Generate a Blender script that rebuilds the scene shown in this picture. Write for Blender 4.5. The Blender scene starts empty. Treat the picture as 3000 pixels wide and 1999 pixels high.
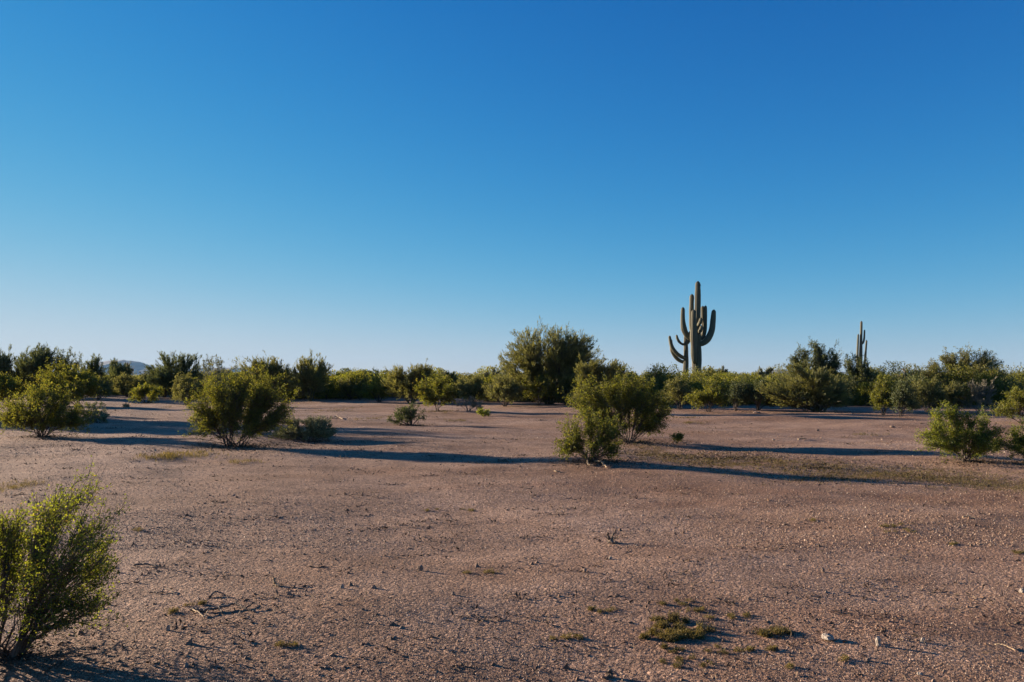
import bpy, math
import numpy as np
from mathutils import Vector

SC = bpy.context.scene
COL = SC.collection
R = math.radians

# ------------------------------------------------------------------ camera
F = 28.0 / 36.0 * 3000.0            # focal length in photo pixels (28 mm lens)
HOR = 1107.0                        # photo row of the horizon
EYE = 1.6
PITCH = math.atan((HOR - 999.5) / F)
cam_d = bpy.data.cameras.new('camera')
cam_d.lens = 28.0; cam_d.sensor_width = 36.0
cam_d.clip_start = 0.05; cam_d.clip_end = 40000.0
cam = bpy.data.objects.new('camera', cam_d); COL.objects.link(cam)
cam.location = (0, 0, EYE)
cam.rotation_euler = (math.pi / 2 + PITCH, 0, 0)
SC.camera = cam

# ------------------------------------------------------------------ light
SUN_EL = R(10.5)
SUN_AZ = R(64)                      # degrees to the left of the view direction
to_sun = Vector((-math.sin(SUN_AZ) * math.cos(SUN_EL), math.cos(SUN_AZ) * math.cos(SUN_EL), math.sin(SUN_EL)))
world = bpy.data.worlds.new('World'); SC.world = world; world.use_nodes = True
wn = world.node_tree.nodes; wl = world.node_tree.links
wn.clear()
sky = wn.new('ShaderNodeTexSky'); sky.sky_type = 'NISHITA'; sky.sun_disc = False
sky.sun_elevation = SUN_EL; sky.sun_rotation = -SUN_AZ
sky.air_density = 0.8; sky.dust_density = 0.0; sky.ozone_density = 1.0; sky.altitude = 400
EXPOSURE = 1.6
# the camera's colour response to the clear evening sky: the same soft curve for every direction
def wmath(op, a, b):
    n = wn.new('ShaderNodeMath'); n.operation = op
    for k, v in enumerate((a, b)):
        if hasattr(v, 'is_output'): wl.new(v, n.inputs[k])
        else: n.inputs[k].default_value = v
    return n.outputs[0]
SKY_STRENGTH = 0.1
sep = wn.new('ShaderNodeSeparateColor'); comb = wn.new('ShaderNodeCombineColor'); wl.new(sky.outputs[0], sep.inputs[0])
for ch, (k, c, A) in enumerate(((2.45, 5.0, 3.85), (1.42, 3.0, 2.72), (1.6, 13.0, 10.7))):
    f = wmath('POWER', wmath('MULTIPLY', sep.outputs[ch], 0.1), k)
    v = wmath('DIVIDE', wmath('MULTIPLY', f, A / (SKY_STRENGTH * 2 ** EXPOSURE)), wmath('ADD', wmath('MULTIPLY', f, c), 1.0))
    wl.new(v, comb.inputs[ch])
bg = wn.new('ShaderNodeBackground'); bg.inputs['Strength'].default_value = SKY_STRENGTH
wo = wn.new('ShaderNodeOutputWorld')
wl.new(comb.outputs[0], bg.inputs[0]); wl.new(bg.outputs[0], wo.inputs[0])
sun_d = bpy.data.lights.new('sun', 'SUN'); sun_d.energy = 5.0; sun_d.angle = R(0.5)
sun_d.color = (1.0, 0.82, 0.62)
sun = bpy.data.objects.new('sun', sun_d); COL.objects.link(sun)
sun.location = (-40, 20, 20)
sun.rotation_euler = (-to_sun).to_track_quat('-Z', 'Y').to_euler()
SC.view_settings.view_transform = 'Standard'; SC.view_settings.look = 'None'
SC.view_settings.exposure = EXPOSURE; SC.view_settings.gamma = 1.0
SC.view_settings.use_curve_mapping = False
SC.cycles.max_bounces = 6; SC.cycles.diffuse_bounces = 3; SC.cycles.transmission_bounces = 4
SC.cycles.transparent_max_bounces = 4
SC.cycles.use_denoising = True; SC.cycles.denoising_prefilter = 'ACCURATE'; SC.cycles.denoising_quality = 'HIGH'

# ------------------------------------------------------------------ terrain function and photo -> place mapping
MOUNDS = []                         # (x, y, height, radius)
def hgt(x, y):
    x = np.asarray(x, float); y = np.asarray(y, float)
    d = np.hypot(x, y)
    amp = 0.6 + 0.4 * np.clip(d / 25, 0, 1)
    z = amp * (0.022 * np.sin(x * 0.71 + 0.4 * y + 1.0) + 0.018 * np.sin(0.93 * y - 0.5 * x + 2.2)
               + 0.012 * np.sin(1.9 * x + 0.8 + 0.6 * y) + 0.010 * np.sin(2.3 * y - 1.3 * x)
               + 0.006 * np.sin(4.1 * x + 2.0 * y) + 0.005 * np.sin(5.3 * y - 3.1 * x + 1.0))
    z = z + 0.05 * np.sin(0.19 * x + 0.13 * y + 0.7) * np.clip((d - 8) / 20, 0, 1)
    for mx, my, mh, mr in MOUNDS:
        z = z + mh * np.exp(-((x - mx) ** 2 + (y - my) ** 2) / (2 * mr * mr))
    return z * np.clip(1.3 - d / 400, 0, 1)

cp, sp = math.cos(PITCH), math.sin(PITCH)
def ray(px, py):
    a = (px - 1500.0) / F; b = -(py - 999.5) / F
    return np.array([a, cp - sp * b, sp + cp * b])
def G(px, py):
    """ground point seen at photo pixel"""
    d = ray(px, py); z = 0.0
    for _ in range(6):
        t = (z - EYE) / d[2]; z = float(hgt(d[0] * t, d[1] * t))
    return np.array([d[0] * t, d[1] * t, z])
def P(px, py, Y):
    """point at photo pixel at forward distance Y"""
    d = ray(px, py); t = Y / d[1]
    return np.array([d[0] * t, Y, EYE + d[2] * t])

for (px, py, mh, mr) in ((682, 1296, 0.17, 1.1), (1730, 1346, 0.10, 0.8), (1841, 1297, 0.08, 1.0), (2827, 1353, 0.06, 0.6)):
    g = G(px, py); MOUNDS.append((g[0], g[1], mh, mr))

# ------------------------------------------------------------------ mesh helpers
def nrm(v):
    return v / np.maximum(np.linalg.norm(v, axis=-1, keepdims=True), 1e-9)

class MB:
    """collects vertices and faces, builds one mesh object"""
    def __init__(self): self.v = []; self.q = []; self.t = []; self.n = 0; self.attr = []
    def add(self, v, q=None, t=None, a=None):
        v = np.asarray(v, float).reshape(-1, 3)
        if q is not None: self.q.append(np.asarray(q, int).reshape(-1, 4) + self.n)
        if t is not None: self.t.append(np.asarray(t, int).reshape(-1, 3) + self.n)
        self.v.append(v); self.n += len(v)
        if a is not None: self.attr.append(np.asarray(a, float).ravel())
    def mesh(self, name, smooth=False):
        v = np.concatenate(self.v)
        loops = []; starts = []; cnt = 0
        if self.q:
            q = np.concatenate(self.q); loops.append(q.ravel()); starts.append(np.arange(len(q)) * 4); cnt = len(q) * 4
        if self.t:
            t = np.concatenate(self.t); loops.append(t.ravel()); starts.append(cnt + np.arange(len(t)) * 3)
        loops = np.concatenate(loops); starts = np.concatenate(starts)
        me = bpy.data.meshes.new(name)
        me.vertices.add(len(v)); me.vertices.foreach_set('co', v.astype(np.float32).ravel())
        me.loops.add(len(loops)); me.loops.foreach_set('vertex_index', loops.astype(np.int32))
        me.polygons.add(len(starts)); me.polygons.foreach_set('loop_start', starts.astype(np.int32))
        me.update(calc_edges=True)
        me.polygons.foreach_set('use_smooth', np.full(len(starts), smooth))
        if self.attr:
            at = me.attributes.new('mark', 'FLOAT', 'POINT'); at.data.foreach_set('value', np.concatenate(self.attr).astype(np.float32))
        me.validate(); me.update()
        return me
    def build(self, name, mat, parent=None, smooth=False, loc=None):
        me = self.mesh(name, smooth); me.materials.append(mat)
        o = bpy.data.objects.new(name, me); COL.objects.link(o)
        if parent is not None: o.parent = parent
        if loc is not None: o.location = loc
        return o

def empty(name, loc):
    o = bpy.data.objects.new(name, None); COL.objects.link(o); o.location = loc; o.empty_display_size = 0.2
    return o
def tag(o, label=None, cat=None, group=None, kind=None):
    if label: o['label'] = label
    if cat: o['category'] = cat
    if group: o['group'] = group
    if kind: o['kind'] = kind
    return o

def frames(d, rng):
    """two unit vectors perpendicular to each direction"""
    r = nrm(rng.normal(size=d.shape)); s = nrm(np.cross(d, r)); return s, np.cross(d, s)
def add_segments(mb, p0, p1, r0, r1, rng, sides=3):
    if len(p0) == 0: return
    d = nrm(p1 - p0)
    ref = np.where(np.abs(d[:, 2:3]) < 0.9, np.array([[0, 0, 1.0]]), np.array([[1.0, 0, 0]]))
    s = nrm(np.cross(d, ref)); u = np.cross(d, s)
    n = len(p0); vs = []
    for p, r in ((p0, r0), (p1, r1)):
        for k in range(sides):
            a = 2 * math.pi * k / sides
            vs.append(p + np.asarray(r).reshape(-1, 1) * (math.cos(a) * s + math.sin(a) * u))
    v = np.stack(vs, 1).reshape(-1, 3)
    base = (np.arange(n) * 2 * sides)[:, None]
    q = np.concatenate([base + np.array([[k, (k + 1) % sides, sides + (k + 1) % sides, sides + k]]) for k in range(sides)])
    mb.add(v, q=q)
def add_leaves(mb, p, d, ln, wd, rng):
    s, _ = frames(d, rng)
    ln = np.asarray(ln).reshape(-1, 1); wd = np.asarray(wd).reshape(-1, 1)
    v = np.stack([p, p + d * ln * 0.55 + s * wd * 0.5, p + d * ln, p + d * ln * 0.55 - s * wd * 0.5], 1).reshape(-1, 3)
    mb.add(v, q=np.arange(len(p) * 4).reshape(-1, 4))
def tube(mb, pts, rad, sides=8, cap=True):
    pts = np.asarray(pts, float); n = len(pts); rad = np.broadcast_to(np.asarray(rad, float), (n,))
    t = nrm(np.gradient(pts, axis=0)); up = np.array([0.13, 0.31, 0.94]); s = nrm(np.cross(t, up)); u = np.cross(t, s)
    a = np.arange(sides) * 2 * math.pi / sides
    v = pts[:, None] + rad[:, None, None] * (np.cos(a)[None, :, None] * s[:, None] + np.sin(a)[None, :, None] * u[:, None])
    i = np.arange(n - 1)[:, None] * sides; k = np.arange(sides)[None]; k2 = (k + 1) % sides
    q = np.stack([i + k, i + k2, i + sides + k2, i + sides + k], -1).reshape(-1, 4)
    vv = v.reshape(-1, 3); tt = None
    if cap:
        vv = np.concatenate([vv, pts[:1], pts[-1:]])
        kk = np.arange(sides); k2 = (kk + 1) % sides
        tt = np.concatenate([np.stack([np.full(sides, n * sides), k2, kk], 1),
                             np.stack([np.full(sides, n * sides + 1), (n - 1) * sides + kk, (n - 1) * sides + k2], 1)])
    mb.add(vv, q=q, t=tt)
def spline(ctrl, n):
    c = np.asarray(ctrl, float); m = len(c)
    ext = np.concatenate([[2 * c[0] - c[1]], c, [2 * c[-1] - c[-2]]])
    u = np.linspace(0, m - 1, n); i = np.minimum(u.astype(int), m - 2); f = (u - i)[:, None]
    p0, p1, p2, p3 = ext[i], ext[i + 1], ext[i + 2], ext[i + 3]
    return 0.5 * (2 * p1 + (p2 - p0) * f + (2 * p0 - 5 * p1 + 4 * p2 - p3) * f ** 2 + (3 * p1 - p0 - 3 * p2 + p3) * f ** 3)

# ------------------------------------------------------------------ materials
def material(name):
    m = bpy.data.materials.new(name); m.use_nodes = True; m.node_tree.nodes.clear()
    return m, m.node_tree.nodes, m.node_tree.links
def node(N, t, **kw):
    n = N.new(t)
    for k, v in kw.items():
        if k in n.inputs: n.inputs[k].default_value = v
        else: setattr(n, k, v)
    return n
def ramp(N, stops, interp='LINEAR'):
    r = N.new('ShaderNodeValToRGB'); r.color_ramp.interpolation = interp; e = r.color_ramp.elements
    while len(e) < len(stops): e.new(0.5)
    for k, (p, c) in enumerate(stops): e[k].position = p; e[k].color = (*c, 1)
    return r
def mix(N, L, fac, a, b, blend='MIX'):
    m = N.new('ShaderNodeMix'); m.data_type = 'RGBA'; m.blend_type = blend
    for s, v in ((m.inputs[0], fac), (m.inputs[6], a), (m.inputs[7], b)):
        if hasattr(v, 'is_output'): L.new(v, s)
        elif isinstance(v, tuple): s.default_value = (*v, 1)
        else: s.default_value = v
    return m.outputs[2]

def leaf_mat(name, stops, trans=0.4, tcol=(1.35, 1.25, 0.5), rough=0.6, gloss=0.012):
    m, N, L = material(name)
    geo = N.new('ShaderNodeNewGeometry')
    rp = ramp(N, stops); L.new(geo.outputs['Random Per Island'], rp.inputs[0])
    tc = N.new('ShaderNodeTexCoord'); nz = node(N, 'ShaderNodeTexNoise', Scale=1.6, Detail=2.0)
    L.new(tc.outputs['Object'], nz.inputs['Vector'])
    r2 = ramp(N, [(0.35, (0.75, 0.75, 0.8)), (0.65, (1.2, 1.15, 1.0))]); L.new(nz.outputs[0], r2.inputs[0])
    c = mix(N, L, 1.0, rp.outputs[0], r2.outputs[0], 'MULTIPLY')
    dif = N.new('ShaderNodeBsdfDiffuse'); L.new(c, dif.inputs[0])
    tr = N.new('ShaderNodeBsdfTranslucent'); L.new(mix(N, L, 1.0, c, tcol, 'MULTIPLY'), tr.inputs[0])
    ms = N.new('ShaderNodeMixShader'); ms.inputs[0].default_value = trans
    L.new(dif.outputs[0], ms.inputs[1]); L.new(tr.outputs[0], ms.inputs[2])
    gl = node(N, 'ShaderNodeBsdfGlossy', Roughness=rough); gl.inputs[0].default_value = (0.9, 0.9, 0.85, 1)
    m2 = N.new('ShaderNodeMixShader'); m2.inputs[0].default_value = gloss
    L.new(ms.outputs[0], m2.inputs[1]); L.new(gl.outputs[0], m2.inputs[2])
    o = N.new('ShaderNodeOutputMaterial'); L.new(m2.outputs[0], o.inputs[0])
    return m
def rough_mat(name, c0, c1, scale=6.0, rough=0.9, bump=0.3, bscale=40.0, island=0.0):
    m, N, L = material(name)
    tc = N.new('ShaderNodeTexCoord'); nz = node(N, 'ShaderNodeTexNoise', Scale=scale, Detail=5.0)
    L.new(tc.outputs['Object'], nz.inputs['Vector'])
    rp = ramp(N, [(0.35, c0), (0.65, c1)]); L.new(nz.outputs[0], rp.inputs[0])
    c = rp.outputs[0]
    if island:
        geo = N.new('ShaderNodeNewGeometry'); r2 = ramp(N, [(0, (1 - island,) * 3), (1, (1 + island,) * 3)])
        L.new(geo.outputs['Random Per Island'], r2.inputs[0]); c = mix(N, L, 1.0, c, r2.outputs[0], 'MULTIPLY')
    b = node(N, 'ShaderNodeBsdfPrincipled', Roughness=rough); L.new(c, b.inputs['Base Color'])
    b.inputs['Specular IOR Level'].default_value = 0.25
    n2 = node(N, 'ShaderNodeTexNoise', Scale=bscale, Detail=4.0); L.new(tc.outputs['Object'], n2.inputs['Vector'])
    bp = node(N, 'ShaderNodeBump', Strength=bump, Distance=0.02); L.new(n2.outputs[0], bp.inputs['Height'])
    L.new(bp.outputs[0], b.inputs['Normal'])
    o = N.new('ShaderNodeOutputMaterial'); L.new(b.outputs[0], o.inputs[0])
    return m

M = {}
M['creosote'] = leaf_mat('creosote_leaf', [(0.0, (0.078, 0.096, 0.021)), (0.45, (0.132, 0.152, 0.035)), (0.9, (0.190, 0.198, 0.050)), (1.0, (0.26, 0.21, 0.06))], 0.56, gloss=0.015)
M['creosote_fresh'] = leaf_mat('fresh_creosote_leaf', [(0.0, (0.092, 0.125, 0.018)), (0.5, (0.165, 0.205, 0.032)), (0.95, (0.240, 0.255, 0.048)), (1.0, (0.26, 0.17, 0.06))], 0.6, gloss=0.02)
M['broom'] = leaf_mat('palo_verde_twig', [(0.0, (0.095, 0.108, 0.040)), (0.5, (0.160, 0.170, 0.066)), (1.0, (0.225, 0.218, 0.095))], 0.48, (1.2, 1.12, 0.65), gloss=0.015)
M['dark'] = leaf_mat('dark_mesquite_leaf', [(0.0, (0.060, 0.080, 0.040)), (0.6, (0.112, 0.136, 0.066)), (1.0, (0.170, 0.180, 0.085))], 0.35, (1.2, 1.15, 0.65), gloss=0.015)
M['grey'] = leaf_mat('grey_green_leaf', [(0.0, (0.13, 0.145, 0.085)), (0.6, (0.22, 0.235, 0.145)), (1.0, (0.30, 0.29, 0.19))], 0.2, (1.1, 1.05, 0.7))
M['pale'] = leaf_mat('pale_bare_twig', [(0.0, (0.14, 0.13, 0.10)), (1.0, (0.28, 0.25, 0.19))], 0.1, (1, 1, 0.8))
M['cholla'] = leaf_mat('cholla_spine', [(0.0, (0.20, 0.16, 0.10)), (1.0, (0.42, 0.34, 0.22))], 0.35, (1.1, 1.0, 0.8))
M['drygrass'] = leaf_mat('dry_grass_blade', [(0.0, (0.085, 0.060, 0.028)), (0.6, (0.14, 0.105, 0.048)), (1.0, (0.115, 0.115, 0.045))], 0.35, (1.2, 1.1, 0.7))
M['weed'] = leaf_mat('weed_leaf', [(0.0, (0.085, 0.072, 0.030)), (0.6, (0.145, 0.122, 0.052)), (1.0, (0.22, 0.175, 0.085))], 0.4, (1.2, 1.1, 0.6))
M['litter'] = rough_mat('plant_litter', (0.05, 0.035, 0.025), (0.13, 0.09, 0.06), 3, island=0.5)
M['stem'] = rough_mat('shrub_stem', (0.045, 0.034, 0.028), (0.12, 0.095, 0.08), 9)
M['stem_green'] = rough_mat('green_bark', (0.055, 0.055, 0.03), (0.11, 0.10, 0.06), 5)
M['deadwood'] = rough_mat('weathered_deadwood', (0.07, 0.05, 0.04), (0.20, 0.155, 0.12), 14, bump=0.6)
M['palewood'] = rough_mat('pale_split_wood', (0.26, 0.18, 0.11), (0.42, 0.31, 0.20), 20, bump=0.5)
M['stone'] = rough_mat('pinkish_stone', (0.15, 0.10, 0.075), (0.28, 0.20, 0.155), 30, bump=0.6, bscale=90)
M['stone_pale'] = rough_mat('pale_granite_stone', (0.24, 0.195, 0.155), (0.42, 0.36, 0.30), 45, bump=0.6, bscale=120)
M['pole'] = rough_mat('pole_wood', (0.05, 0.04, 0.035), (0.09, 0.07, 0.06), 2)

def pebble_mat():
    m, N, L = material('gravel_pebble')
    geo = N.new('ShaderNodeNewGeometry')
    rp = ramp(N, [(0.0, (0.10, 0.060, 0.042)), (0.35, (0.24, 0.145, 0.092)), (0.7, (0.33, 0.212, 0.145)), (0.94, (0.42, 0.30, 0.215)), (1.0, (0.54, 0.43, 0.33))])
    L.new(geo.outputs['Random Per Island'], rp.inputs[0])
    b = node(N, 'ShaderNodeBsdfPrincipled', Roughness=0.7); b.inputs['Specular IOR Level'].default_value = 0.25; L.new(rp.outputs[0], b.inputs['Base Color'])
    o = N.new('ShaderNodeOutputMaterial'); L.new(b.outputs[0], o.inputs[0])
    return m
M['pebble'] = pebble_mat()

def ground_mat():
    m, N, L = material('desert_gravel_soil')
    tc = N.new('ShaderNodeTexCoord'); co = tc.outputs['Object']
    def noise(s, d=4.0, r=0.55, vec=co):
        n = node(N, 'ShaderNodeTexNoise', Scale=s, Detail=d, Roughness=r); L.new(vec, n.inputs['Vector']); return n.outputs[0]
    # broad tones: pinkish gravel and browner soil
    n1 = noise(0.16, 5.0, 0.6)
    r1 = ramp(N, [(0.38, (0.228, 0.126, 0.072)), (0.62, (0.332, 0.212, 0.146))]); L.new(n1, r1.inputs[0])
    n2 = noise(1.3, 6.0, 0.65)
    r2 = ramp(N, [(0.30, (0.66, 0.60, 0.55)), (0.52, (0.97, 0.96, 0.95)), (0.75, (1.14, 1.14, 1.14))]); L.new(n2, r2.inputs[0])
    c = mix(N, L, 1.0, r1.outputs[0], r2.outputs[0], 'MULTIPLY')
    # bands of reddish soil and paler sand left by runoff
    mp = node(N, 'ShaderNodeMapping'); mp.inputs['Scale'].default_value = (0.35, 1.0, 1.0); mp.inputs['Rotation'].default_value = (0, 0, 0.35); L.new(co, mp.inputs[0])
    n4 = noise(0.42, 6.0, 0.62, mp.outputs[0])
    r4 = ramp(N, [(0.34, (0.80, 0.70, 0.62)), (0.5, (1.0, 1.0, 1.0)), (0.66, (1.16, 1.18, 1.20))]); L.new(n4, r4.inputs[0])
    c = mix(N, L, 1.0, c, r4.outputs[0], 'MULTIPLY')
    # crust and litter patches
    n3 = noise(3.1, 8.0, 0.75)
    r3 = ramp(N, [(0.60, (0, 0, 0)), (0.70, (1, 1, 1))]); L.new(n3, r3.inputs[0])
    f3 = N.new('ShaderNodeMath'); f3.operation = 'MULTIPLY'; f3.inputs[1].default_value = 0.55; L.new(r3.outputs[0], f3.inputs[0])
    c = mix(N, L, f3.outputs[0], c, (0.100, 0.060, 0.038))
    # single grains
    def grains(scale, stops):
        v = node(N, 'ShaderNodeTexVoronoi', Scale=scale); L.new(co, v.inputs['Vector'])
        sep = N.new('ShaderNodeSeparateColor'); L.new(v.outputs['Color'], sep.inputs[0])
        r = ramp(N, stops, 'CONSTANT'); L.new(sep.outputs[0], r.inputs[0])
        return v, r.outputs[0]
    v1, g1 = grains(95.0, [(0.0, (0.55, 0.52, 0.5)), (0.22, (0.85, 0.83, 0.8)), (0.55, (1.05, 1.05, 1.05)), (0.84, (1.35, 1.35, 1.35)), (0.95, (1.9, 1.95, 2.0))])
    v2, g2 = grains(38.0, [(0.0, (0.72, 0.7, 0.68)), (0.2, (0.95, 0.95, 0.95)), (0.75, (1.08, 1.08, 1.08)), (0.93, (1.4, 1.42, 1.45))])
    c = mix(N, L, 1.0, c, g1, 'MULTIPLY'); c = mix(N, L, 1.0, c, g2, 'MULTIPLY')
    b = node(N, 'ShaderNodeBsdfPrincipled', Roughness=0.85); L.new(c, b.inputs['Base Color'])
    b.inputs['Specular IOR Level'].default_value = 0.3
    # relief
    b1 = node(N, 'ShaderNodeBump', Strength=0.55, Distance=0.05); L.new(noise(6.0, 7.0, 0.72), b1.inputs['Height'])
    b2 = node(N, 'ShaderNodeBump', Strength=0.55, Distance=0.012, invert=True); L.new(v2.outputs['Distance'], b2.inputs['Height']); L.new(b1.outputs[0], b2.inputs['Normal'])
    b3 = node(N, 'ShaderNodeBump', Strength=0.6, Distance=0.006, invert=True); L.new(v1.outputs['Distance'], b3.inputs['Height']); L.new(b2.outputs[0], b3.inputs['Normal'])
    L.new(b3.outputs[0], b.inputs['Normal'])
    o = N.new('ShaderNodeOutputMaterial'); L.new(b.outputs[0], o.inputs[0])
    return m
M['ground'] = ground_mat()

def saguaro_mat():
    m, N, L = material('saguaro_skin')
    at = N.new('ShaderNodeAttribute'); at.attribute_name = 'mark'
    tc = N.new('ShaderNodeTexCoord')
    nz = node(N, 'ShaderNodeTexNoise', Scale=2.5, Detail=5.0); L.new(tc.outputs['Object'], nz.inputs['Vector'])
    r = ramp(N, [(0.3, (0.034, 0.045, 0.023)), (0.7, (0.064, 0.076, 0.038))]); L.new(nz.outputs[0], r.inputs[0])
    rib = ramp(N, [(0.45, (0, 0, 0)), (0.95, (0.85, 0.85, 0.85))]); L.new(at.outputs['Fac'], rib.inputs[0])
    c = mix(N, L, rib.outputs[0], r.outputs[0], (0.19, 0.16, 0.105))
    # corky old bark near the foot and scattered brown scars
    mp = node(N, 'ShaderNodeMapping'); mp.inputs['Scale'].default_value = (3, 3, 0.5); L.new(tc.outputs['Object'], mp.inputs[0])
    n2 = node(N, 'ShaderNodeTexNoise', Scale=2.0, Detail=4.0); L.new(mp.outputs[0], n2.inputs['Vector'])
    sc_ = ramp(N, [(0.60, (0, 0, 0)), (0.66, (0.8, 0.8, 0.8))]); L.new(n2.outputs[0], sc_.inputs[0])
    c = mix(N, L, sc_.outputs[0], c, (0.11, 0.078, 0.058))
    b = node(N, 'ShaderNodeBsdfPrincipled', Roughness=0.75); L.new(c, b.inputs['Base Color'])
    o = N.new('ShaderNodeOutputMaterial'); L.new(b.outputs[0], o.inputs[0])
    return m
M['saguaro'] = saguaro_mat()

# ------------------------------------------------------------------ ground sheet
def build_ground():
    ny, nx = 520, 330
    v = np.linspace(0, 1, ny)
    # rows: dense from the camera outward, growing to the horizon
    ys = np.concatenate([np.linspace(-30, 2, 50)[:-1], 2 + 9 * (np.power(1165.0, np.linspace(0, 1, ny - 49)) - 1)])
    u = np.linspace(-1, 1, nx); u = 0.45 * u + 0.55 * u ** 3
    half = 24 + 1.35 * np.maximum(ys, 0)
    X = u[None, :] * half[:, None]; Y = np.repeat(ys[:, None], nx, 1)
    Z = hgt(X, Y)
    i = np.arange(ny - 1)[:, None] * nx; k = np.arange(nx - 1)[None]
    q = np.stack([i + k, i + k + 1, i + nx + k + 1, i + nx + k], -1).reshape(-1, 4)
    mb = MB(); mb.add(np.stack([X, Y, Z], -1), q=q)
    o = mb.build('ground', M['ground'], smooth=True); tag(o, kind='structure')
build_ground()

def build_mountains():
    rng = np.random.default_rng(5)
    D = 9000.0
    prof = [(-1500, 1085), (-600, 1070), (-200, 1082), (120, 1090), (230, 1078), (290, 1064), (335, 1055), (350, 1053), (375, 1058), (400, 1063), (430, 1072), (470, 1076), (560, 1080), (640, 1077), (720, 1078),
            (800, 1086), (860, 1090), (960, 1096), (1010, 1100), (1200, 1103), (1380, 1101), (1420, 1102), (1640, 1103), (1850, 1103), (1900, 1101), (1960, 1105), (2100, 1106), (2190, 1101), (2215, 1099), (2240, 1092), (2252, 1085),
            (2268, 1083), (2290, 1083), (2310, 1088), (2340, 1096), (2380, 1092), (2440, 1087), (2480, 1091), (2540, 1097), (2600, 1099), (2640, 1101), (2760, 1100), (2850, 1094), (2900, 1090), (2950, 1093), (3000, 1096), (3400, 1090), (4500, 1080)]
    px = np.array([p[0] for p in prof], float); py = np.array([p[1] for p in prof], float)
    xs = np.linspace(-1500, 4500, 900)
    h = np.interp(xs, px, py)
    rough = np.interp(np.arange(900), np.arange(0, 900, 4), rng.normal(0, 1.0, 225)) + rng.normal(0, 0.35, 900)
    top = np.array([P(a, b - 0.0, D)[2] for a, b in zip(xs, h)])
    top = np.maximum(top * (1 + 0.035 * rough), 4.0)
    X = (xs - 1500) / F * D
    rows = []
    for t, dy in ((0.0, -900), (0.35, -520), (0.7, -220), (1.0, 0), (0.6, 350), (0.0, 900)):
        jit = np.interp(np.arange(900), np.arange(0, 900, 6), rng.normal(0, 1, 150))
        rows.append(np.stack([X, D + dy + 120 * jit * (0 < t), np.where(t > 0, top * t * (1 + 0.12 * jit * (t < 1)), -3.0)], -1))
    V = np.concatenate(rows); n = 900
    i = np.arange(5)[:, None] * n; k = np.arange(n - 1)[None]
    q = np.stack([i + k, i + k + 1, i + n + k + 1, i + n + k], -1).reshape(-1, 4)
    mb = MB(); mb.add(V, q=q)
    o = mb.build('mountain_range', rough_mat('mountain_rock', (0.10, 0.09, 0.085), (0.16, 0.14, 0.13), 0.004, bump=0.0), smooth=True)
    tag(o, kind='structure')
build_mountains()

# ------------------------------------------------------------------ the air: far ranges fade to blue
def haze():
    x, y0, y1, z0, z1 = 15500.0, -900.0, 11200.0, -6.0, 285.0
    v = [(-x, y0, z0), (x, y0, z0), (x, y1, z0), (-x, y1, z0), (-x, y0, z1), (x, y0, z1), (x, y1, z1), (-x, y1, z1)]
    q = [(0, 3, 2, 1), (4, 5, 6, 7), (0, 1, 5, 4), (1, 2, 6, 5), (2, 3, 7, 6), (3, 0, 4, 7)]
    m, N, L = material('thin_blue_haze')
    pv = N.new('ShaderNodeVolumePrincipled'); pv.inputs['Color'].default_value = (0.32, 0.56, 0.86, 1); pv.inputs['Density'].default_value = 3.2e-5
    pv.inputs['Anisotropy'].default_value = 0.0
    o = N.new('ShaderNodeOutputMaterial'); L.new(pv.outputs[0], o.inputs['Volume'])
    mb = MB(); mb.add(v, q=q); ob = mb.build('haze', m); tag(ob, 'thin blue desert haze in the air', 'haze', kind='stuff')
haze()

# ------------------------------------------------------------------ plants
SP = {
 # leaf shape: length and width in picture pixels, a = how much leaves follow the twig
 'creosote':       dict(mat='creosote', stem='stem', lp=1.4, wp=0.8, dens=6.0, a=0.6, tw=0.15, out=0.45, up=0.4, rnd=1.05, nst=15, sr=0.012, minl=0.013),
 'creosote_fresh': dict(mat='creosote_fresh', stem='stem', lp=1.5, wp=0.85, dens=5.6, a=0.6, tw=0.14, out=0.45, up=0.4, rnd=1.05, nst=15, sr=0.012, minl=0.013),
 'broom':          dict(mat='broom', stem='stem_green', lp=3.0, wp=0.46, dens=6.0, a=3.0, tw=0.26, out=0.8, up=0.6, rnd=0.55, nst=11, sr=0.026, minl=0.05),
 'dark':           dict(mat='dark', stem='stem', lp=1.8, wp=0.65, dens=6.2, a=1.2, tw=0.24, out=0.7, up=0.35, rnd=0.85, nst=7, sr=0.03, minl=0.03),
 'grey':           dict(mat='grey', stem='stem', lp=1.9, wp=0.6, dens=8.0, a=1.5, tw=0.15, out=0.9, up=0.5, rnd=0.45, nst=16, sr=0.008, minl=0.02),
 'bare':           dict(mat='pale', stem='pale', lp=2.6, wp=0.4, dens=1.6, a=3.0, tw=0.24, out=0.8, up=0.4, rnd=0.6, nst=9, sr=0.02, minl=0.03),
 'airy':           dict(mat='broom', stem='stem', lp=2.0, wp=0.55, dens=1.7, a=1.2, tw=0.36, out=0.9, up=0.3, rnd=0.7, nst=6, sr=0.04, minl=0.03),
}
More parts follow.
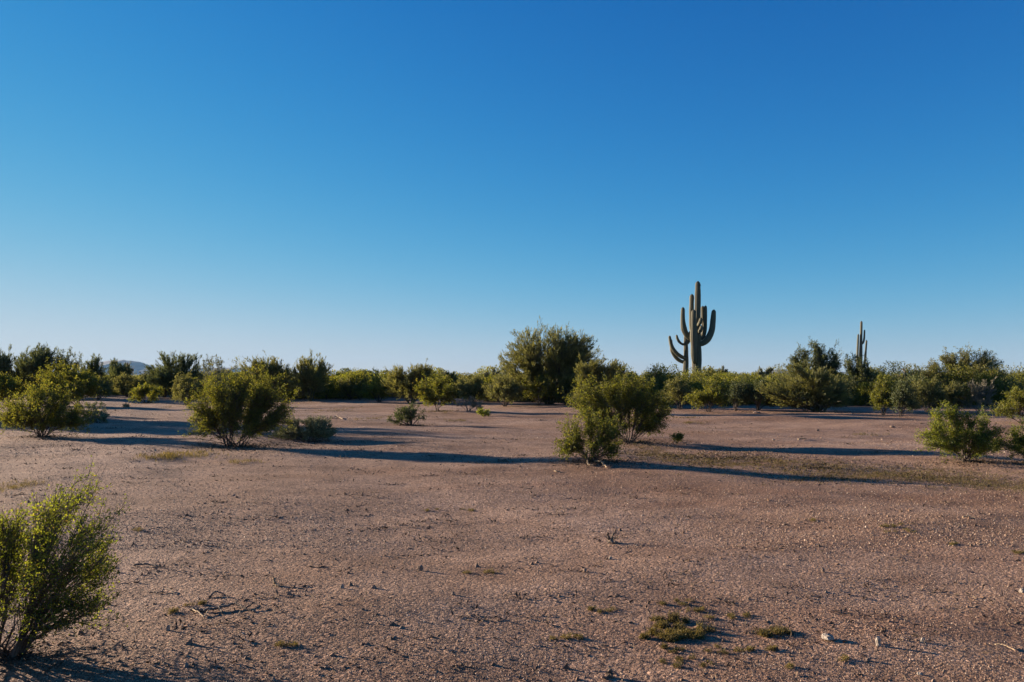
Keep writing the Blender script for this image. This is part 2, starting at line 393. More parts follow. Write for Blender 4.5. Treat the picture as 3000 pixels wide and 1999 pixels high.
def auto_lobes(w, h, kind, rng):
    L = []
    if kind.startswith('creosote'):
        n = 8
        for k in range(n):
            a = 2 * math.pi * (k + rng.uniform(-.3, .3)) / n; rr = w * rng.uniform(.24, .33)
            L.append((math.cos(a) * rr, math.sin(a) * rr * .8, h * rng.uniform(.34, .70), w * rng.uniform(.16, .22), h * rng.uniform(.18, .26)))
        for k in range(3):
            L.append((w * rng.uniform(-.2, .2), w * rng.uniform(-.15, .15), h * rng.uniform(.76, .85), w * rng.uniform(.13, .2), h * .16))
    elif kind == 'grey':
        L.append((0, 0, h * .34, w * .47, h * .55))
        for k in range(6): L.append((w * .3 * math.cos(k * 1.05), w * .25 * math.sin(k * 1.05), h * .22, w * .2, h * .2))
        for k in range(5): L.append((w * rng.uniform(-.28, .28), w * rng.uniform(-.2, .2), h * rng.uniform(.55, .75), w * .2, h * .25))
    else:
        n = 9
        for k in range(n):
            a = 2 * math.pi * (k + rng.uniform(-.3, .3)) / n; rr = w * rng.uniform(.2, .32)
            L.append((math.cos(a) * rr, math.sin(a) * rr * .8, h * rng.uniform(.26, .72), w * rng.uniform(.19, .27), h * rng.uniform(.19, .28)))
        for k in range(4):
            L.append((w * rng.uniform(-.25, .25), w * rng.uniform(-.15, .15), h * rng.uniform(.68, .84), w * rng.uniform(.14, .22), h * .16))
    return L

def make_plant(name, kind, label, cat, base, w, h, seed, lobes=None, group=None, dens=1.0, leafpx=1.0, stems=None, bare=0, mat=None, foot=None, skirt=.22, thin=1.0, ragged=.25):
    """a shrub or tree at base: stems and foliage grown into the lobes (local x, y, z, radius, height radius)"""
    rng = np.random.default_rng(seed); sp_ = SP[kind]
    Y = max(base[1], 3.0); px = Y / 796.0                     # size of one picture pixel at the plant
    if lobes is None: lobes = auto_lobes(w, h, kind, rng)
    L = np.array(lobes, float)
    vol = L[:, 3] * L[:, 4]
    area = w * h / px ** 2
    ll = max(sp_['lp'] * px * leafpx, sp_['minl']); lw = ll * sp_['wp'] / sp_['lp']
    nleaf = int(min(area * sp_['dens'] * dens * 1.05, 75000)); nleaf = max(nleaf, 400)
    ntip = int(np.clip(nleaf / 60, 30, 800)); mtw = int(np.clip(nleaf / ntip / 9, 4, 12)); q = max(3, int(nleaf / (ntip * mtw)))
    twl = min(sp_['tw'] * (.5 + .25 * max(w, h)), .2 * h, .38)
    li = rng.choice(len(L), ntip, p=vol ** .75 / (vol ** .75).sum())
    d = nrm(rng.normal(size=(ntip, 3))); rr = rng.uniform(0.25, 1.0, (ntip, 1)) ** 0.55
    rx = np.maximum(L[li, 3] - .15 * twl, .6 * L[li, 3]) * 1.08; rz = np.maximum(L[li, 4] - .4 * twl, .5 * L[li, 4])
    tip = L[li, :3] + d * rr * np.stack([rx, rx * .9, rz], 1)
    if kind in ('broom', 'dark'): ragged = min(ragged, .08)
    stray = rng.random(ntip) < ragged; tip[stray] *= rng.uniform(1.0, 1.2, (stray.sum(), 1))
    tip[:, 1] *= thin
    low = rng.random(ntip) < skirt; tip[low, 2] *= rng.uniform(.3, .8, low.sum())
    tip[:, 2] = np.maximum(tip[:, 2], 0.05 * h)
    # main stems
    nst = stems or sp_['nst']
    foot_r = (foot if foot is not None else (0.12 if kind == 'grey' else 0.035) * w)
    az = np.arctan2(tip[:, 1], tip[:, 0]); el = np.hypot(tip[:, 0], tip[:, 1])
    seeds = tip[rng.choice(ntip, nst, replace=ntip < nst)]
    tdir = nrm(tip); sdir = nrm(seeds); own = np.argmax(tdir @ sdir.T, 1)
    so = np.zeros((nst, 3)); sc_ = np.zeros((nst, 3)); se = np.zeros((nst, 3))
    for s in range(nst):
        mine = tip[own == s]
        e = mine.mean(0) if len(mine) else seeds[s]
        a = math.atan2(e[1], e[0]) + rng.normal(0, .3)
        so[s] = (math.cos(a) * foot_r * rng.uniform(.2, 1), math.sin(a) * foot_r * rng.uniform(.2, 1), -0.03)
        se[s] = e * rng.uniform(.74, .9)
        sc_[s] = so[s] * .5 + se[s] * .5 + np.array([-.10 * se[s][0], -.10 * se[s][1], .05 * h]) + rng.normal(0, .03 * w, 3)
    def bez(a, c, e, t): t = t[..., None]; return (1 - t) ** 2 * a + 2 * t * (1 - t) * c + t * t * e
    stem = MB(); sr = sp_['sr'] * (0.6 + 0.4 * max(w, h) / 2.0)
    sr = max(sr, 0.3 * px)
    T = np.linspace(0, 1, 7)
    pts = bez(so[:, None], sc_[:, None], se[:, None], np.repeat(T[None], nst, 0))
    pts[:, 1:-1] += rng.normal(0, .012 * h, pts[:, 1:-1].shape)
    rad = sr * (1 - .68 * T)[None] * rng.uniform(.7, 1.2, (nst, 1))
    add_segments(stem, pts[:, :-1].reshape(-1, 3), pts[:, 1:].reshape(-1, 3), rad[:, :-1].ravel(), rad[:, 1:].ravel(), rng, 5)
    # branches to every tip
    t0 = rng.uniform(.3, 1.0, ntip)
    b0 = bez(so[own], sc_[own], se[own], t0)
    tan = nrm(2 * (1 - t0)[:, None] * (sc_[own] - so[own]) + 2 * t0[:, None] * (se[own] - sc_[own]))
    bl = np.linalg.norm(tip - b0, axis=1, keepdims=True)
    bc = b0 + tan * bl * .5 + rng.normal(0, .08, (ntip, 3)) * bl
    T2 = np.linspace(0, 1, 5)
    bp = bez(b0[:, None], bc[:, None], tip[:, None], np.repeat(T2[None], ntip, 0))
    br = max(sr * .28, .16 * px) * (1 - .6 * T2)[None] * np.ones((ntip, 1))
    add_segments(stem, bp[:, :-1].reshape(-1, 3), bp[:, 1:].reshape(-1, 3), br[:, :-1].ravel(), br[:, 1:].ravel(), rng, 3)
    # twigs and leaves
    nt = ntip * mtw; bi = np.repeat(np.arange(ntip), mtw)
    tt = rng.uniform(.45, 1.0, nt)
    w0 = bez(b0[bi], bc[bi], tip[bi], tt)
    bd = nrm(tip[bi] - bc[bi]); outd = nrm(tip[bi] * np.array([1, 1, .6]))
    wd = nrm(bd * .6 + outd * sp_['out'] + np.array([0, 0, sp_['up']]) + rng.normal(size=(nt, 3)) * sp_['rnd'] * .7)
    wl_ = rng.uniform(.4, 1.1, nt) * twl
    w1 = w0 + wd * wl_[:, None]
    tr = max(.0016, .10 * px)
    add_segments(stem, w0, w1, np.full(nt, tr), np.full(nt, tr * .5), rng, 3)
    for k in range(bare):
        a = rng.uniform(0, 2 * math.pi); e = np.array([math.cos(a) * w * rng.uniform(.2, .5), math.sin(a) * w * .4, h * rng.uniform(.08, .35)])
        pp = bez(np.zeros((1, 3)), np.array([e * .5 + [0, 0, .06 * h]]), e[None], np.linspace(0, 1, 6)); pp = pp.reshape(-1, 3) + rng.normal(0, .015 * w, (6, 3))
        tube(stem, pp, np.linspace(sr * .6, sr * .2, 6), 4)
    ni = np.repeat(np.arange(nt), q)
    u = rng.uniform(.1, 1.05, len(ni))[:, None]
    lp = w0[ni] + (w1[ni] - w0[ni]) * u + rng.normal(0, 1.1 * lw, (len(ni), 3))
    ld = nrm(wd[ni] * sp_['a'] + rng.normal(size=(len(ni), 3)) * .6 + np.array([0, 0, .15]))
    lp[:, 2] = np.maximum(lp[:, 2], 0.01)
    fol = MB(); add_leaves(fol, lp, ld, ll * rng.uniform(.6, 1.25, len(ni)), lw * rng.uniform(.7, 1.3, len(ni)), rng)
    root = empty(name, base); tag(root, label, cat, group)
    tree = cat == 'tree'
    stem.build('trunk' if tree else 'stems', M[sp_['stem']], root)
    fol.build('crown' if tree else 'foliage', M[mat or sp_['mat']], root)
    return root

SEED = [100]
def plant(name, kind, label, cat, xl, xr, yt, base=None, Y=None, lobes=None, **kw):
    """place a plant by where it shows in the photo: left, right, top; base pixel or forward distance"""
    SEED[0] += 1
    if base is not None: b = G(*base)
    else:
        b = P(kw.pop('cx', (xl + xr) / 2), HOR, Y); b[2] = float(hgt(b[0], b[1])) - 0.02
    Y = b[1]; s = Y / F
    w = (xr - xl) * s; h = P(0, yt, Y)[2] - b[2]
    if lobes is not None:
        out = []
        rng = np.random.default_rng(SEED[0])
        for l in lobes:
            dy = (l[4] if len(l) > 4 else rng.uniform(-.5, .5)) * w * .45
            c = P(l[0], l[1], Y + dy) - b; s2 = (Y + dy) / F
            out.append((c[0], c[1], c[2], l[2] * s2, l[3] * s2))
        lobes = out
    else:
        w *= 1.12
        off = P((xl + xr) / 2, HOR, Y)[0] - b[0]
        if abs(off) > 0.05 * w:
            lobes = [(l[0] + off, *l[1:]) for l in auto_lobes(w, h, kind, np.random.default_rng(SEED[0] + 500))]
    return make_plant(name, kind, label, cat, b, w, h, SEED[0], lobes, **kw)

CB = 'creosote_bush'; PV = 'palo_verde_tree'
# --- foreground and open ground
plant(CB, 'creosote_fresh', 'bright green bush cut by the left edge in the near foreground', 'bush', -230, 372, 1395, base=(8, 1925),
      lobes=[(268, 1418, 36, 24, -.1), (225, 1450, 60, 36), (165, 1480, 70, 48), (90, 1520, 85, 50), (285, 1540, 55, 60), (225, 1590, 95, 75), (300, 1600, 50, 50), (60, 1600, 90, 70), (335, 1630, 45, 26), (310, 1665, 45, 34), (150, 1680, 90, 60), (285, 1700, 55, 45), (20, 1560, 80, 60), (-40, 1640, 80, 60), (-140, 1740, 90, 60), (30, 1720, 80, 60), (235, 1770, 60, 36), (120, 1780, 70, 45), (10, 1800, 70, 45), (290, 1760, 25, 25), (160, 1840, 50, 26), (-110, 1810, 80, 40)],
      bare=18, dens=.125, leafpx=1.7, skirt=.1, ragged=.12, stems=16, foot=.10)
plant(CB, 'creosote', 'rounded yellow-green bush on dark V-shaped stems at left, before the bigger one', 'bush', 0, 272, 1118, base=(121, 1280),
      lobes=[(130, 1195, 110, 60), (120, 1150, 45, 30), (75, 1170, 50, 35), (170, 1165, 50, 35), (30, 1205, 45, 35), (110, 1200, 60, 40), (195, 1205, 50, 40), (235, 1215, 38, 32), (20, 1232, 30, 22), (150, 1240, 50, 25), (235, 1245, 35, 22), (70, 1235, 45, 22)], bare=7, thin=.7)
plant(CB, 'creosote', 'largest dense dark green bush on black stems, left of centre beside the grey dome', 'bush', 545, 866, 1075, base=(684, 1295),
      lobes=[(700, 1172, 125, 72, 0), (705, 1165, 80, 60, -.25), (625, 1205, 70, 55, -.1), (800, 1175, 62, 60, .1), (720, 1225, 120, 40, -.1), (700, 1200, 90, 50, -.35), (750, 1082, 28, 22), (700, 1100, 50, 28), (790, 1105, 40, 26), (640, 1115, 50, 30), (845, 1160, 24, 30), (600, 1150, 40, 35), (680, 1150, 70, 45), (780, 1150, 60, 40), (830, 1195, 34, 32), (570, 1200, 30, 30), (640, 1200, 60, 40), (730, 1205, 70, 40), (562, 1240, 18, 22), (610, 1245, 40, 22), (820, 1225, 36, 26), (760, 1240, 60, 24)], bare=10, dens=1.25, foot=.22, thin=.62, skirt=.24, ragged=.2)
plant('bursage_bush', 'grey', 'low grey-green dome-shaped shrub right beside the largest dense dark bush', 'shrub', 806, 985, 1214, base=(897, 1288), dens=1.6, skirt=.4)
plant(CB, 'creosote', 'tall loose olive bush right of centre, behind the smaller front one', 'bush', 1672, 1962, 1096, base=(1842, 1296),
      lobes=[(1815, 1175, 125, 62), (1850, 1230, 95, 45), (1840, 1114, 45, 24), (1890, 1128, 40, 28), (1780, 1132, 50, 30), (1715, 1150, 45, 32), (1695, 1182, 30, 24), (1760, 1172, 55, 32), (1830, 1162, 55, 34), (1900, 1162, 50, 34), (1940, 1168, 30, 28), (1935, 1210, 34, 28), (1870, 1205, 50, 30), (1800, 1210, 50, 30), (1740, 1215, 45, 28), (1905, 1248, 45, 26), (1845, 1255, 50, 26), (1790, 1250, 40, 24), (1720, 1190, 60, 45), (1930, 1190, 36, 55)], bare=14, dens=.95, leafpx=1.1, skirt=.1, thin=.65, ragged=.5)
plant(CB, 'creosote_fresh', 'smaller bush with dead branches at its foot, front of the overlapping pair', 'bush', 1626, 1824, 1192, base=(1728, 1348),
      lobes=[(1725, 1262, 92, 50), (1720, 1310, 90, 26), (1785, 1255, 45, 50), (1715, 1208, 32, 18), (1770, 1215, 44, 24), (1685, 1232, 40, 24), (1645, 1250, 26, 14), (1740, 1250, 55, 28), (1803, 1258, 28, 26), (1670, 1280, 40, 24), (1642, 1302, 26, 14), (1730, 1290, 55, 24), (1790, 1300, 34, 22), (1665, 1322, 26, 12), (1790, 1325, 24, 12)], bare=16, dens=.7, leafpx=1.1, mat='creosote', thin=.7, ragged=.4, skirt=.3)
plant(CB, 'creosote_fresh', 'bushy green shrub standing alone on open gravel at right', 'bush', 2685, 2938, 1185, base=(2828, 1352),
      lobes=[(2772, 1195, 14, 14), (2792, 1208, 18, 20), (2748, 1220, 16, 18), (2880, 1218, 16, 14), (2822, 1235, 22, 20), (2735, 1245, 20, 16), (2870, 1240, 28, 22), (2790, 1255, 35, 24), (2700, 1280, 18, 12), (2740, 1285, 30, 18), (2830, 1275, 45, 24), (2910, 1275, 28, 24), (2880, 1300, 36, 24), (2790, 1305, 40, 20), (2840, 1325, 30, 14), (2925, 1300, 14, 18)], bare=6, dens=1.0)
plant(CB, 'creosote_fresh', 'sparse green bush cut by the right edge, beside the lone shrub', 'bush', 2940, 3150, 1215, base=(3040, 1362), dens=.75, bare=6)
plant(CB, 'creosote', 'tiny low bush in the shadow right of the overlapping pair', 'bush', 1957, 2003, 1268, base=(1980, 1300))
plant('bursage_bush', 'dark', 'small dark sparse bush standing in shade, mid-ground centre left', 'bush', 1140, 1253, 1185, base=(1205, 1247), dens=.7)
plant('bursage_bush', 'grey', 'small dark shaded shrub half hidden behind the yellow-green left bush, nearer one', 'shrub', 258, 322, 1206, base=(290, 1240))
plant('bursage_bush', 'grey', 'blue-grey shaded shrub behind the yellow-green left bush, farther one', 'shrub', 228, 305, 1176, base=(262, 1218), dens=.9)
plant('desert_weed', 'creosote_fresh', 'little green plant on the gravel below the centre shrubs, casting a long shadow', 'plant', 1397, 1436, 1198, base=(1416, 1221), dens=1.2)
plant('dead_brush', 'bare', 'low tangle of dry twigs with some green, right of the small trunked bush', 'shrub', 1346, 1424, 1160, base=(1372, 1206), dens=1.4)
plant('desert_weed', 'creosote', 'tiny yellow-tipped plant alone on the left open ground', 'plant', 364, 377, 1187, base=(370, 1193), dens=2.0, mat='cholla')

# --- middle row at the edge of the clearing
plant(CB, 'creosote', 'tall olive bush behind the yellow-green left bush, with pointed top', 'bush', 105, 312, 1052, base=(232, 1190),
      lobes=[(200, 1120, 85, 55), (165, 1070, 26, 20), (195, 1085, 30, 24), (120, 1075, 12, 16), (140, 1100, 40, 26), (220, 1095, 34, 26), (180, 1125, 60, 30), (255, 1110, 30, 26), (285, 1125, 26, 30), (260, 1145, 40, 26), (210, 1155, 50, 26), (140, 1140, 40, 30)], dens=1.1)
plant(CB, 'creosote', 'bright bush at the left edge in front of the dark trees', 'bush', -50, 78, 1088, base=(20, 1192))
plant(CB, 'creosote', 'broad bush below the pale cholla, left', 'bush', 325, 432, 1090, base=(372, 1162), mat='broom')
plant(CB, 'creosote', 'small vase-shaped bush with bare foot, alone before the left thicket', 'bush', 384, 472, 1124, base=(427, 1182))
plant(CB, 'creosote', 'bush partly hidden behind the left side of the largest dark bush', 'bush', 496, 612, 1086, base=(545, 1187), mat='broom')
plant(CB, 'creosote', 'bush between the small vase-shaped one and the largest dark bush', 'bush', 445, 520, 1100, base=(482, 1166))
plant(CB, 'creosote', 'bush just right of the largest dark bush, under the two plume-topped trees', 'bush', 830, 925, 1098, base=(880, 1170), mat='broom')
plant(CB, 'creosote', 'round yellow-green bush above the grey dome', 'bush', 914, 985, 1102, base=(945, 1168))
plant(CB, 'creosote', 'bush second right of the round one above the grey dome', 'bush', 980, 1072, 1090, base=(1025, 1170), mat='broom')
plant(CB, 'creosote', 'vase-shaped bush directly above the small dark sparse one', 'bush', 1066, 1165, 1098, base=(1112, 1179))
plant(CB, 'creosote', 'small round tree-like bush on a short dark trunk, centre left', 'bush', 1214, 1338, 1101, base=(1283, 1205), stems=6,
      lobes=[(1250, 1120, 28, 18), (1290, 1118, 30, 20), (1240, 1145, 28, 22), (1285, 1145, 40, 24), (1320, 1140, 22, 24), (1265, 1168, 40, 18), (1315, 1165, 22, 18)], dens=1.2)
plant(CB, 'creosote', 'olive bush between the trunked bush and the twiggy tangle, behind', 'bush', 1330, 1430, 1098, base=(1385, 1182), mat='broom')
plant(CB, 'creosote', 'broad olive bush against the left foot of the tallest tree', 'bush', 1425, 1535, 1092, base=(1480, 1190), mat='broom')
plant(CB, 'creosote', 'yellowish bush in front of the tallest tree, left of its trunk', 'bush', 1520, 1628, 1100, base=(1577, 1188))
plant(CB, 'creosote', 'shaded bush under the right half of the tallest tree', 'bush', 1612, 1700, 1108, base=(1660, 1188), mat='broom')
plant(CB, 'creosote', 'bush right of the overlapping pair, left of the cacti feet', 'bush', 1945, 2040, 1100, base=(1992, 1200), mat='broom')
plant(CB, 'creosote', 'rounded bush in front of the big cactus foot, nearest the gravel', 'bush', 2010, 2135, 1108, base=(2078, 1209), dens=1.1)
plant(CB, 'creosote', 'dark bush between the big cactus and the large olive broom shrub', 'bush', 2124, 2200, 1104, base=(2155, 1202), mat='dark')
plant(CB, 'creosote', 'dark leafy bush touching the left side of the large olive broom shrub', 'bush', 2185, 2268, 1106, base=(2222, 1203), mat='dark')
plant('palo_verde_shrub', 'broom', 'large spreading olive broom-like shrub below the dark open tree', 'shrub', 2235, 2505, 1062, base=(2400, 1206),
      lobes=[(2370, 1140, 120, 55), (2320, 1085, 26, 22), (2345, 1110, 40, 30), (2290, 1125, 36, 26), (2400, 1105, 45, 30), (2270, 1150, 36, 28), (2330, 1155, 50, 28), (2400, 1150, 50, 32), (2460, 1140, 36, 36), (2300, 1180, 40, 16), (2380, 1182, 50, 16), (2450, 1178, 40, 20)], bare=10, dens=1.2)
plant('dead_brush', 'bare', 'dry straw-brown twiggy growth at the foot of the olive broom shrub', 'shrub', 2315, 2400, 1150, base=(2362, 1207), dens=2.4, mat='drygrass')
plant(CB, 'creosote', 'upright dark bush right of the tree under the far cactus', 'bush', 2552, 2622, 1098, base=(2588, 1213), dens=1.1)
plant(CB, 'creosote', 'upright dark bush left of the thin dead stalks, touching its twin', 'bush', 2612, 2682, 1102, base=(2636, 1217), mat='dark')
plant(CB, 'creosote', 'olive bush at the left foot of the wide right-hand tree', 'bush', 2670, 2770, 1105, base=(2715, 1208), mat='broom')
plant(CB, 'creosote', 'olive bush behind the lone right shrub, under the wide tree', 'bush', 2752, 2850, 1112, base=(2800, 1210), mat='broom')
plant('dead_brush', 'bare', 'dry twiggy shrub of bare pale stems under the wide right-hand tree', 'shrub', 2818, 2925, 1108, base=(2872, 1213), dens=1.8)
plant(CB, 'creosote_fresh', 'tall fresh green bush at the right edge behind the edge-cut one', 'bush', 2915, 3080, 1125, base=(2995, 1238), dens=.8, mat='creosote')

plant(CB, 'creosote', 'bush between the tall pointed olive bush and the broad one below the pale cholla', 'bush', 235, 335, 1092, base=(290, 1172), mat='broom')
plant(CB, 'creosote', 'low bush right behind the small vase-shaped one', 'bush', 398, 480, 1092, base=(440, 1158), mat='broom')
plant(CB, 'creosote', 'bush between the vase-shaped one and the small trunked one, set back', 'bush', 1150, 1238, 1096, base=(1195, 1174), mat='broom')
plant(CB, 'creosote', 'bush set back behind the twiggy tangle, left of the tallest tree', 'bush', 1395, 1462, 1100, base=(1428, 1178))
plant(CB, 'creosote', 'bush behind and left of the round yellow-green one above the grey dome', 'bush', 872, 940, 1094, base=(905, 1158), mat='broom')

# --- trees of the back row
plant(PV, 'broom', 'tallest rounded feathery green tree at centre', 'tree', 1457, 1772, 955, base=(1608, 1184),
      lobes=[(1600, 1060, 115, 85, 0), (1605, 1045, 75, 65, -.4), (1615, 990, 72, 34, -.1), (1600, 1120, 80, 45, -.4), (1690, 1065, 80, 65), (1535, 1075, 75, 60), (1640, 1130, 110, 40), (1615, 972, 45, 22), (1560, 985, 40, 24), (1520, 985, 26, 20), (1690, 995, 40, 22), (1725, 1010, 26, 26), (1500, 1020, 34, 26), (1570, 1025, 50, 34), (1640, 1020, 55, 36), (1710, 1040, 45, 34), (1478, 1052, 24, 20), (1530, 1065, 50, 34), (1610, 1075, 60, 34), (1690, 1075, 55, 30), (1748, 1065, 28, 22), (1510, 1105, 40, 26), (1580, 1120, 60, 28), (1670, 1115, 60, 26), (1560, 1155, 40, 18), (1700, 1010, 62, 42), (1740, 1060, 34, 40), (1560, 1010, 70, 40), (1630, 1005, 70, 40), (1480, 1060, 28, 40), (1500, 1110, 50, 40)], dens=1.7, bare=4)
plant(PV, 'broom', 'pale olive feathery broom bush behind the overlapping pair', 'tree', 1678, 1835, 1062, Y=36,
      lobes=[(1710, 1085, 24, 22), (1750, 1082, 24, 24), (1790, 1082, 30, 24), (1815, 1090, 20, 24), (1720, 1120, 36, 30), (1780, 1120, 45, 30)], dens=1.1)
plant(PV, 'broom', 'dark rounded tree in the left corner thicket, biggest of three', 'tree', 30, 175, 1004, Y=62, mat='dark', dens=1.2)
plant(PV, 'broom', 'dark tree cut by the left edge at the top of the thicket', 'tree', -90, 32, 1000, Y=60, mat='dark', dens=1.2)
plant(PV, 'airy', 'open-crowned tree at the right end of the left corner thicket', 'tree', 150, 238, 1003, Y=64, dens=1.9, mat='dark')
plant(PV, 'broom', 'small spiky dark tree left of the distant blue mountain', 'tree', 236, 312, 1028, Y=66, mat='dark')
plant(PV, 'broom', 'small round tree in front of the distant blue mountain', 'tree', 312, 378, 1052, Y=74, mat='dark')
plant(PV, 'broom', 'dark spiky-topped tree left of the airy bare one', 'tree', 425, 592, 1032, Y=62, mat='dark', dens=1.1)
plant(PV, 'airy', 'thin airy almost leafless tree against the pale sky, left', 'tree', 568, 700, 1032, Y=66, dens=1.2, mat='grey')
plant(PV, 'broom', 'plume-topped tree rising behind the largest dark bush', 'tree', 712, 868, 1036, Y=56, dens=.85)
plant(PV, 'broom', 'fan-shaped plume-topped tree above the round yellow-green bush', 'tree', 850, 970, 1036, Y=55, dens=.95)
plant(PV, 'broom', 'low wide feathery olive tree behind the trunked bush', 'tree', 1128, 1282, 1062, Y=50, dens=1.1)
plant(PV, 'dark', 'tiny dark round tree on the skyline left of centre', 'tree', 1066, 1120, 1077, Y=120)
plant(PV, 'dark', 'two-humped darker tree right of the low wide feathery one', 'tree', 1276, 1372, 1076, Y=62, mat='broom')
plant('mesquite_tree', 'dark', 'dark open-crowned tree rising behind the olive broom shrub', 'tree', 2305, 2472, 1000, Y=50,
      lobes=[(2385, 1012, 14, 14), (2395, 1030, 26, 20), (2350, 1040, 24, 20), (2322, 1055, 16, 14), (2430, 1045, 26, 22), (2455, 1055, 18, 20), (2380, 1065, 34, 24), (2435, 1075, 34, 22), (2340, 1085, 30, 18), (2400, 1105, 40, 22)], dens=.95)
plant('mesquite_tree', 'dark', 'narrow dark tree standing before the far cactus', 'tree', 2468, 2574, 1030, Y=48,
      lobes=[(2505, 1045, 18, 16), (2530, 1062, 22, 20), (2485, 1070, 16, 18), (2520, 1090, 32, 26), (2550, 1100, 24, 18), (2500, 1120, 36, 24), (2535, 1130, 34, 26), (2520, 1165, 40, 26)], dens=1.4)
plant('ironwood_tree', 'dark', 'wide round-topped green tree at right with open left limbs', 'tree', 2695, 2938, 1018, Y=50,
      lobes=[(2820, 1095, 105, 62), (2830, 1038, 30, 18), (2880, 1040, 30, 20), (2780, 1055, 30, 22), (2735, 1070, 26, 20), (2905, 1065, 26, 24), (2840, 1070, 45, 26), (2715, 1095, 26, 18), (2780, 1095, 40, 24), (2870, 1098, 50, 26), (2920, 1095, 22, 24), (2760, 1130, 45, 24), (2840, 1130, 50, 26), (2900, 1130, 36, 24)], mat='broom', dens=1.35)
plant('mesquite_tree', 'dark', 'small dark tree on the skyline near the right edge', 'tree', 2940, 2995, 1080, Y=60)
plant(PV, 'dark', 'dark bushy little tree left of the slim two-armed cactus foot', 'tree', 1908, 1988, 1086, Y=58, mat='broom')
plant(PV, 'broom', 'tall tree just outside the left edge whose shadow crosses the open gravel, farther one', 'tree', -350, -70, 862, base=(-205, 1219), dens=.9)
plant(PV, 'broom', 'tall tree just outside the left edge whose shadow crosses the open gravel, nearer one', 'tree', -430, -115, 890, base=(-275, 1233), dens=.9)

# ------------------------------------------------------------------ cacti
def ribbed(mb, pts, rad, ribs=15, depth=0.22):
    """a fluted cactus column along pts with given radii and rounded end"""
    n = len(pts); m = ribs * 4
    t = nrm(np.gradient(pts, axis=0))
    ref = np.array([0.0, 1.0, 0.0]); s = nrm(np.cross(np.broadcast_to(ref, t.shape), t)); u = np.cross(t, s)
    a = np.arange(m) * 2 * math.pi / m
    prof = np.abs(np.cos(a * ribs / 2)) ; rr = 1 - depth * (1 - prof ** 0.8)
    v = pts[:, None] + (rad[:, None] * rr[None])[..., None] * (np.cos(a)[None, :, None] * s[:, None] + np.sin(a)[None, :, None] * u[:, None])
    i = np.arange(n - 1)[:, None] * m; k = np.arange(m)[None]; k2 = (k + 1) % m
    q = np.stack([i + k, i + k2, i + m + k2, i + m + k], -1).reshape(-1, 4)
    at = np.repeat(prof[None], n, 0).ravel()
    vv = np.concatenate([v.reshape(-1, 3), pts[-1:] + t[-1:] * rad[-1] * .3]); at = np.append(at, 1.0)
    kk = np.arange(m)
    tt = np.stack([np.full(m, n * m), (n - 1) * m + kk, (n - 1) * m + (kk + 1) % m], 1)
    mb.add(vv, q=q, t=tt, a=at)
def column(name, ctrl, widths, Y, root, mapf, dys, ribs=15, n=46, depth=.2):
    """ctrl: photo-zoom points, widths in zoom pixels, dys: offset in depth per point"""
    pts = np.array([P(*mapf(c[0], c[1]), Y + d) for c, d in zip(ctrl, dys)]); sc_ = mapf.scale
    w = np.array(widths, float) * 1.1 / sc_ * Y / F / 2
    p = spline(pts, n); ru = np.interp(np.linspace(0, 1, n), np.linspace(0, 1, len(w)), w)
    # rounded tip
    dist = np.linalg.norm(p - p[-1], axis=1); rt = ru[-1] * 1.3
    ru = np.where(dist < rt, ru * np.sqrt(np.clip(1 - (1 - dist / rt) ** 2, 0.0, 1)), ru); ru[-1] = max(ru[-1], rt * .18)
    rg = np.random.default_rng(int(ctrl[0][0] * 7 + ctrl[-1][1])); ru = ru * (1 + np.interp(np.arange(n), np.arange(0, n + 5, 5), rg.normal(0, .045, len(np.arange(0, n + 5, 5)))))
    extra = spline(np.array([p[-4], p[-3], p[-2], p[-1]]), 10)
    mb = MB(); ribbed(mb, p - np.array(root.location), ru, ribs, .08 if n < 40 else depth)
    return mb.build(name, M['saguaro'], root, smooth=True)
class Map:
    def __init__(s, x0, y0, sc_): s.x0, s.y0, s.scale = x0, y0, sc_
    def __call__(s, x, y): return s.x0 + x / s.scale, s.y0 + y / s.scale

mz = Map(1900, 800, 4.48)
Y1 = 58.0
def croot(px, Y):
    b = P(px, HOR, Y); b[2] = float(hgt(b[0], b[1])) - .05; return b
def foot_px(mapf, Y):                       # zoom row of the ground at distance Y
    return (HOR + EYE / Y * F - mapf.y0) * mapf.scale
r1 = empty('saguaro_cactus', croot(1900 + 632 / 4.48, Y1))
tag(r1, 'tall thick many-armed saguaro cactus, the biggest plant on the skyline', 'cactus')
fz = foot_px(mz, Y1)
column('trunk', [(632, fz), (632, 1300), (634, 1000), (638, 760), (645, 400), (648, 108)], [108, 112, 112, 82, 70, 62], Y1, r1, mz, [0] * 6, 18, 70)
column('arm', [(612, 1185), (600, 1120), (594, 900), (592, 700), (594, 482)], [40, 72, 78, 74, 54], Y1, r1, mz, [-.25, -.5, -.6, -.6, -.6])
column('arm', [(600, 880), (574, 820), (562, 640), (566, 420), (570, 278)], [44, 50, 56, 60, 54], Y1, r1, mz, [.1, .35, .45, .45, .4])
column('arm', [(600, 870), (545, 852), (495, 805), (462, 720), (450, 600), (452, 449)], [46, 60, 68, 74, 56, 46], Y1, r1, mz, [0, -.05, -.1, -.15, -.15, -.1])
column('arm', [(640, 925), (705, 925), (775, 870), (828, 760), (846, 630), (858, 480)], [50, 66, 76, 72, 66, 48], Y1, r1, mz, [0, -.1, -.1, 0, .1, .1])
column('arm', [(650, 880), (700, 850), (725, 760), (718, 600), (712, 433)], [44, 50, 56, 54, 46], Y1, r1, mz, [.1, .4, .5, .5, .45])
column('arm', [(650, 860), (715, 840), (740, 740), (744, 600), (748, 427)], [40, 46, 46, 44, 38], Y1, r1, mz, [.0, .2, .25, .2, .2])
